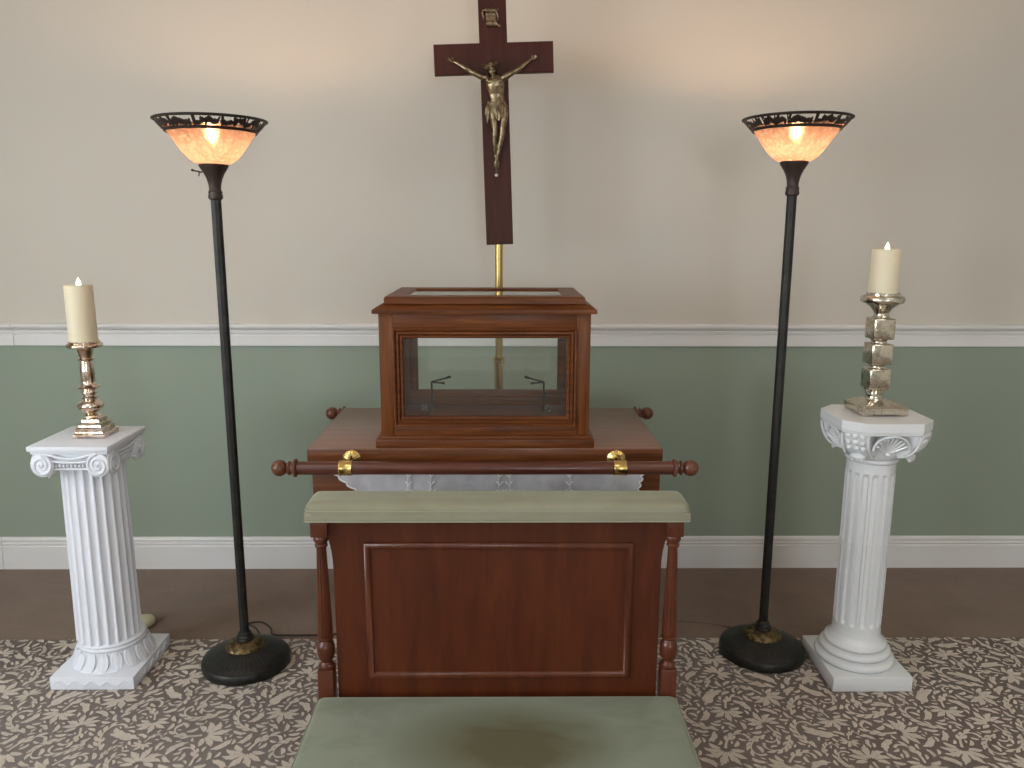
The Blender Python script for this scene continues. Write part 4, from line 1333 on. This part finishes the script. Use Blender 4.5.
rows = [rect(0.3010, 2.392, 2.790, 1.2785), rect(0.3010, 2.392, 2.790, 1.2945), rect(0.2975, 2.3955, 2.7865, 1.2995), rect(0.245, 2.455, 2.730, 1.2995), rect(0.240, 2.460, 2.725, 1.296), rect(0.2250, 2.470, 2.722, 1.2790)]
rows.append(rows[0])
grid(bm, rows, True)
bmesh.ops.remove_doubles(bm, verts=bm.verts, dist=1e-6)
lid = obj('lid_frame', bm, M_case, t, angle=25)
bm = new(); box(bm, DC-0.238, DC+0.238, 2.462, 2.724, 1.2925, 1.2945)
obj('lid_glass', bm, M_glass, lid, False)
bm = new(); box(bm, DC-0.250, DC+0.250, y0+0.016, y0+0.019, 0.928, 1.184)
obj('front_glass', bm, M_glass, t, False)
bm = new(); box(bm, DC-0.250, DC+0.250, y1-0.0185, y1-0.0165, 0.932, 1.192)
obj('rear_glass', bm, M_glass, t, False)
for s in (-1, 1):
    a, b2 = sorted((DC+s*(hw-0.012), DC+s*(hw-0.015)))
    bm = new(); box(bm, a, b2, y0+0.049, y1-0.049, 0.913, 1.206)
    obj('side_glass', bm, M_glass, t, False)

# thin black two-armed hooks standing inside the case
for s, px, lab in ((1, -0.2495, 'thin black two-armed stand at the left end inside the display case'), (-1, 0.1385, 'thin black two-armed stand at the right end inside the display case')):
    yb = 2.715
    h = thing('display_stand', lab, 'display stand', (px, yb, 0.880), 'black stands in the case')
    bm = new()
    tube(bm, [(px, yb, 0.881), (px, yb, 0.979)], 0.0034, 10)
    lathe(bm, [(0.012, 0.880), (0.012, 0.883), (0.004, 0.886)], px, yb, 0, 20)
    obj('post', bm, M_black, h)
    for (dx, dy, dz, r) in ((0.067, 0.0, 0.0195, 0.0032), (0.046, -0.004, -0.0035, 0.0030)):
        bm = new()
        tube(bm, [(px-s*0.001, yb, 0.979), (px+s*dx*0.75, yb+dy, 0.979+dz*0.72), (px+s*dx*0.8, yb+dy, 0.979+dz*0.78), (px+s*dx, yb+dy, 0.979+dz)], [r, r, r*1.4, r*1.5], 10)
        obj('arm', bm, M_black, h)
for px, lab in ((-0.252, 'small clear acrylic block in the left front corner of the display case'), (0.145, 'small clear acrylic block in the right front corner of the display case')):
    bm = new()
    box(bm, px-0.012, px+0.012, 2.49, 2.514, 0.880, 0.934, 0.003)
    lathe(bm, [(0.007, 0.934), (0.010, 0.938), (0.008, 0.946), (0.002, 0.948)], px, 2.502, 0, 16)
    tag(obj('acrylic_block', bm, M_clear), lab, 'acrylic block', 'clear blocks in the case')

# ------------------------------------------------------------------ kneeler
KC = -0.0165
t = thing('kneeler', 'mahogany kneeler with sage green velvet arm pad and knee cushion', 'kneeler', (KC, 1.9, 0))
KY = 2.02
bm = new()
# panel with small ears at the upper corners
hwp = 0.4385
outl = [(-hwp, 0.14), (hwp, 0.14), (hwp, 0.60)]
for i in range(7):
    a = i/6; outl.append((hwp + 0.0265*(1-math.cos(a*PI/2)) - 0.0, 0.60 + 0.11*math.sin(a*PI/2)))
outl += [(0.470, 0.752), (-0.470, 0.752)]
for i in range(7):
    a = 1-i/6; outl.append((-hwp - 0.0265*(1-math.cos(a*PI/2)), 0.60 + 0.11*math.sin(a*PI/2)))
outl.append((-hwp, 0.60))
rows = [[Vector((KC+x, KY+0.012, z)) for x, z in outl], [Vector((KC+x, KY-0.010, z)) for x, z in outl]]
grid(bm, rows, True, True, True)
bmesh.ops.remove_doubles(bm, verts=bm.verts, dist=1e-6)
obj('back_panel', bm, M_kneel, t, angle=30)
bm = new()
frame_moulding(bm, KC-0.3570, KC+0.3640, 0.285, 0.6810, KY-0.010, [(0.0, -0.003), (0.0, 0.003), (0.003, 0.0075), (0.008, 0.0100), (0.013, 0.0095), (0.017, 0.006), (0.020, 0.002), (0.020, -0.003)])
obj('panel_moulding', bm, M_kneelpost, t, angle=60)
for s in (-1, 1):
    bm = new()
    x = KC + s*0.4700
    box(bm, x-0.0225, x+0.0225, KY-0.026, KY+0.020, 0.7000, 0.752, 0.0015)
    box(bm, x-0.0215, x+0.0215, KY-0.025, KY+0.019, 0.0, 0.315, 0.002)
    cy = KY-0.003
    lathe(bm, [(0.014, 0.313), (0.0215, 0.317), (0.0215, 0.324), (0.0165, 0.329), (0.014, 0.334), (0.0165, 0.338), (0.021, 0.344), (0.0235, 0.353), (0.0245, 0.364), (0.0240, 0.377), (0.0215, 0.388), (0.017, 0.394), (0.016, 0.397),
               (0.021, 0.400), (0.022, 0.405), (0.017, 0.409)], x, cy, 0, 36)
    rows = [(0.0170, 0.408), (0.0200, 0.414), (0.0205, 0.424)] + [(0.0205 + (0.0130-0.0205)*i/6, 0.424+(0.655-0.424)*i/6) for i in range(1, 7)] + [(0.0125, 0.664)]
    def fl(r, z, a): return r - (0.0018 if 0.418 < z < 0.66 else 0)*(abs(math.sin(a*6.0)) < 0.45)
    lathe(bm, rows, x, cy, 0, 96, fn=fl)
    lathe(bm, [(0.0125, 0.663), (0.0165, 0.667), (0.0175, 0.672), (0.015, 0.676), (0.018, 0.681), (0.0205, 0.688), (0.0205, 0.694), (0.016, 0.701)], x, cy, 0, 36)
    obj('baluster', bm, M_kneelpost, t, angle=40)
def cushion(name, x0, x1, ya, yb, z0, z1, bev, crown, mat_, seg=5):
    bm = new()
    box(bm, x0+0.0005, x1-0.0005, ya+0.0005, yb-0.0005, z0, z0+(z1-z0)*0.5, 0.003, 2)
    box(bm, x0, x1, ya, yb, z0, z1, bev, seg)
    # subdivide the top so that it can crown
    tops = [f for f in bm.faces if f.normal.z > 0.99 and f.calc_area() > 0.01 and f.calc_center_median().z > z1-0.002]
    es = set(e for f in tops for e in f.edges)
    for it in range(1):
        bmesh.ops.subdivide_edges(bm, edges=list(es), cuts=11, use_grid_fill=True)
    for v in bm.verts:
        if v.co.z > z1-0.001:
            u = (v.co.x-x0)/(x1-x0)*2-1; w_ = (v.co.y-ya)/(yb-ya)*2-1
            v.co.z += crown*max(0, (1-u**6))*max(0, (1-w_**4))
    return obj(name, bm, mat_, t, angle=60)
pad = cushion('arm_pad', -0.517, 0.486, 1.968, 2.090, 0.7520, 0.8020, 0.022, 0.003, M_velvet2)
def roundrect(x0, x1, ya, yb, z, r, k=5):
    out = []
    for (cx, cy, a0) in ((x1-r, yb-r, 0), (x0+r, yb-r, PI/2), (x0+r, ya+r, PI), (x1-r, ya+r, 3*PI/2)):
        for i in range(k+1):
            a = a0 + PI/2*i/k
            out.append((cx+r*math.cos(a), cy+r*math.sin(a), z))
    return out
bm = new()
tube(bm, roundrect(-0.5155, 0.4845, 1.9690, 2.0890, 0.7815, 0.012), 0.0015, 8, closed=True)
tube(bm, roundrect(-0.5175, 0.4865, 1.9675, 2.0905, 0.7535, 0.010), 0.0022, 8, closed=True)
obj('piping', bm, M_welt, pad)
kp = cushion('knee_cushion', -0.507, 0.474, 1.30, 1.990, 0.155, 0.2470, 0.020, 0.008, M_velvet)
bm = new()
tube(bm, roundrect(-0.5045, 0.4715, 1.3025, 1.9875, 0.2385, 0.020), 0.0022, 8, closed=True)
obj('piping', bm, M_welt, kp)
bm = new()
box(bm, -0.517, 0.4895, 1.285, 1.992, 0.095, 0.156, 0.004)
obj('knee_board', bm, M_kneel, t)
for x in (-0.47, 0.437):
    bm = new()
    box(bm, x-0.022, x+0.022, 1.32, 1.364, 0.0, 0.096, 0.003)
    obj('front_foot', bm, M_kneel, t)

# ------------------------------------------------------------------ world, camera, view
w = bpy.data.worlds.new('world'); bpy.context.scene.world = w
w.use_nodes = True
w.node_tree.nodes['Background'].inputs['Color'].default_value = (0.85, 0.92, 1.0, 1)
w.node_tree.nodes['Background'].inputs['Strength'].default_value = 0.3

cd = bpy.data.cameras.new('camera')
co = bpy.data.objects.new('camera', cd); COL.objects.link(co)
cd.sensor_fit = 'HORIZONTAL'; cd.sensor_width = 36.0; cd.lens = 36.0*800/1024
cd.clip_start = 0.05; cd.clip_end = 50
th, yaw, roll = math.radians(11.0), math.radians(0.6), math.radians(0.15)
Rm = Matrix.Rotation(-yaw, 4, 'Z') @ Matrix.Rotation(PI/2 - th, 4, 'X') @ Matrix.Rotation(roll, 4, 'Z')
co.matrix_world = Matrix.Translation((0, 0, 1.5)) @ Rm
sc_ = bpy.context.scene
sc_.camera = co
vs = sc_.view_settings
vs.view_transform = 'Standard'; vs.look = 'None'; vs.exposure = 0.0; vs.gamma = 1.0
vs.use_curve_mapping = False
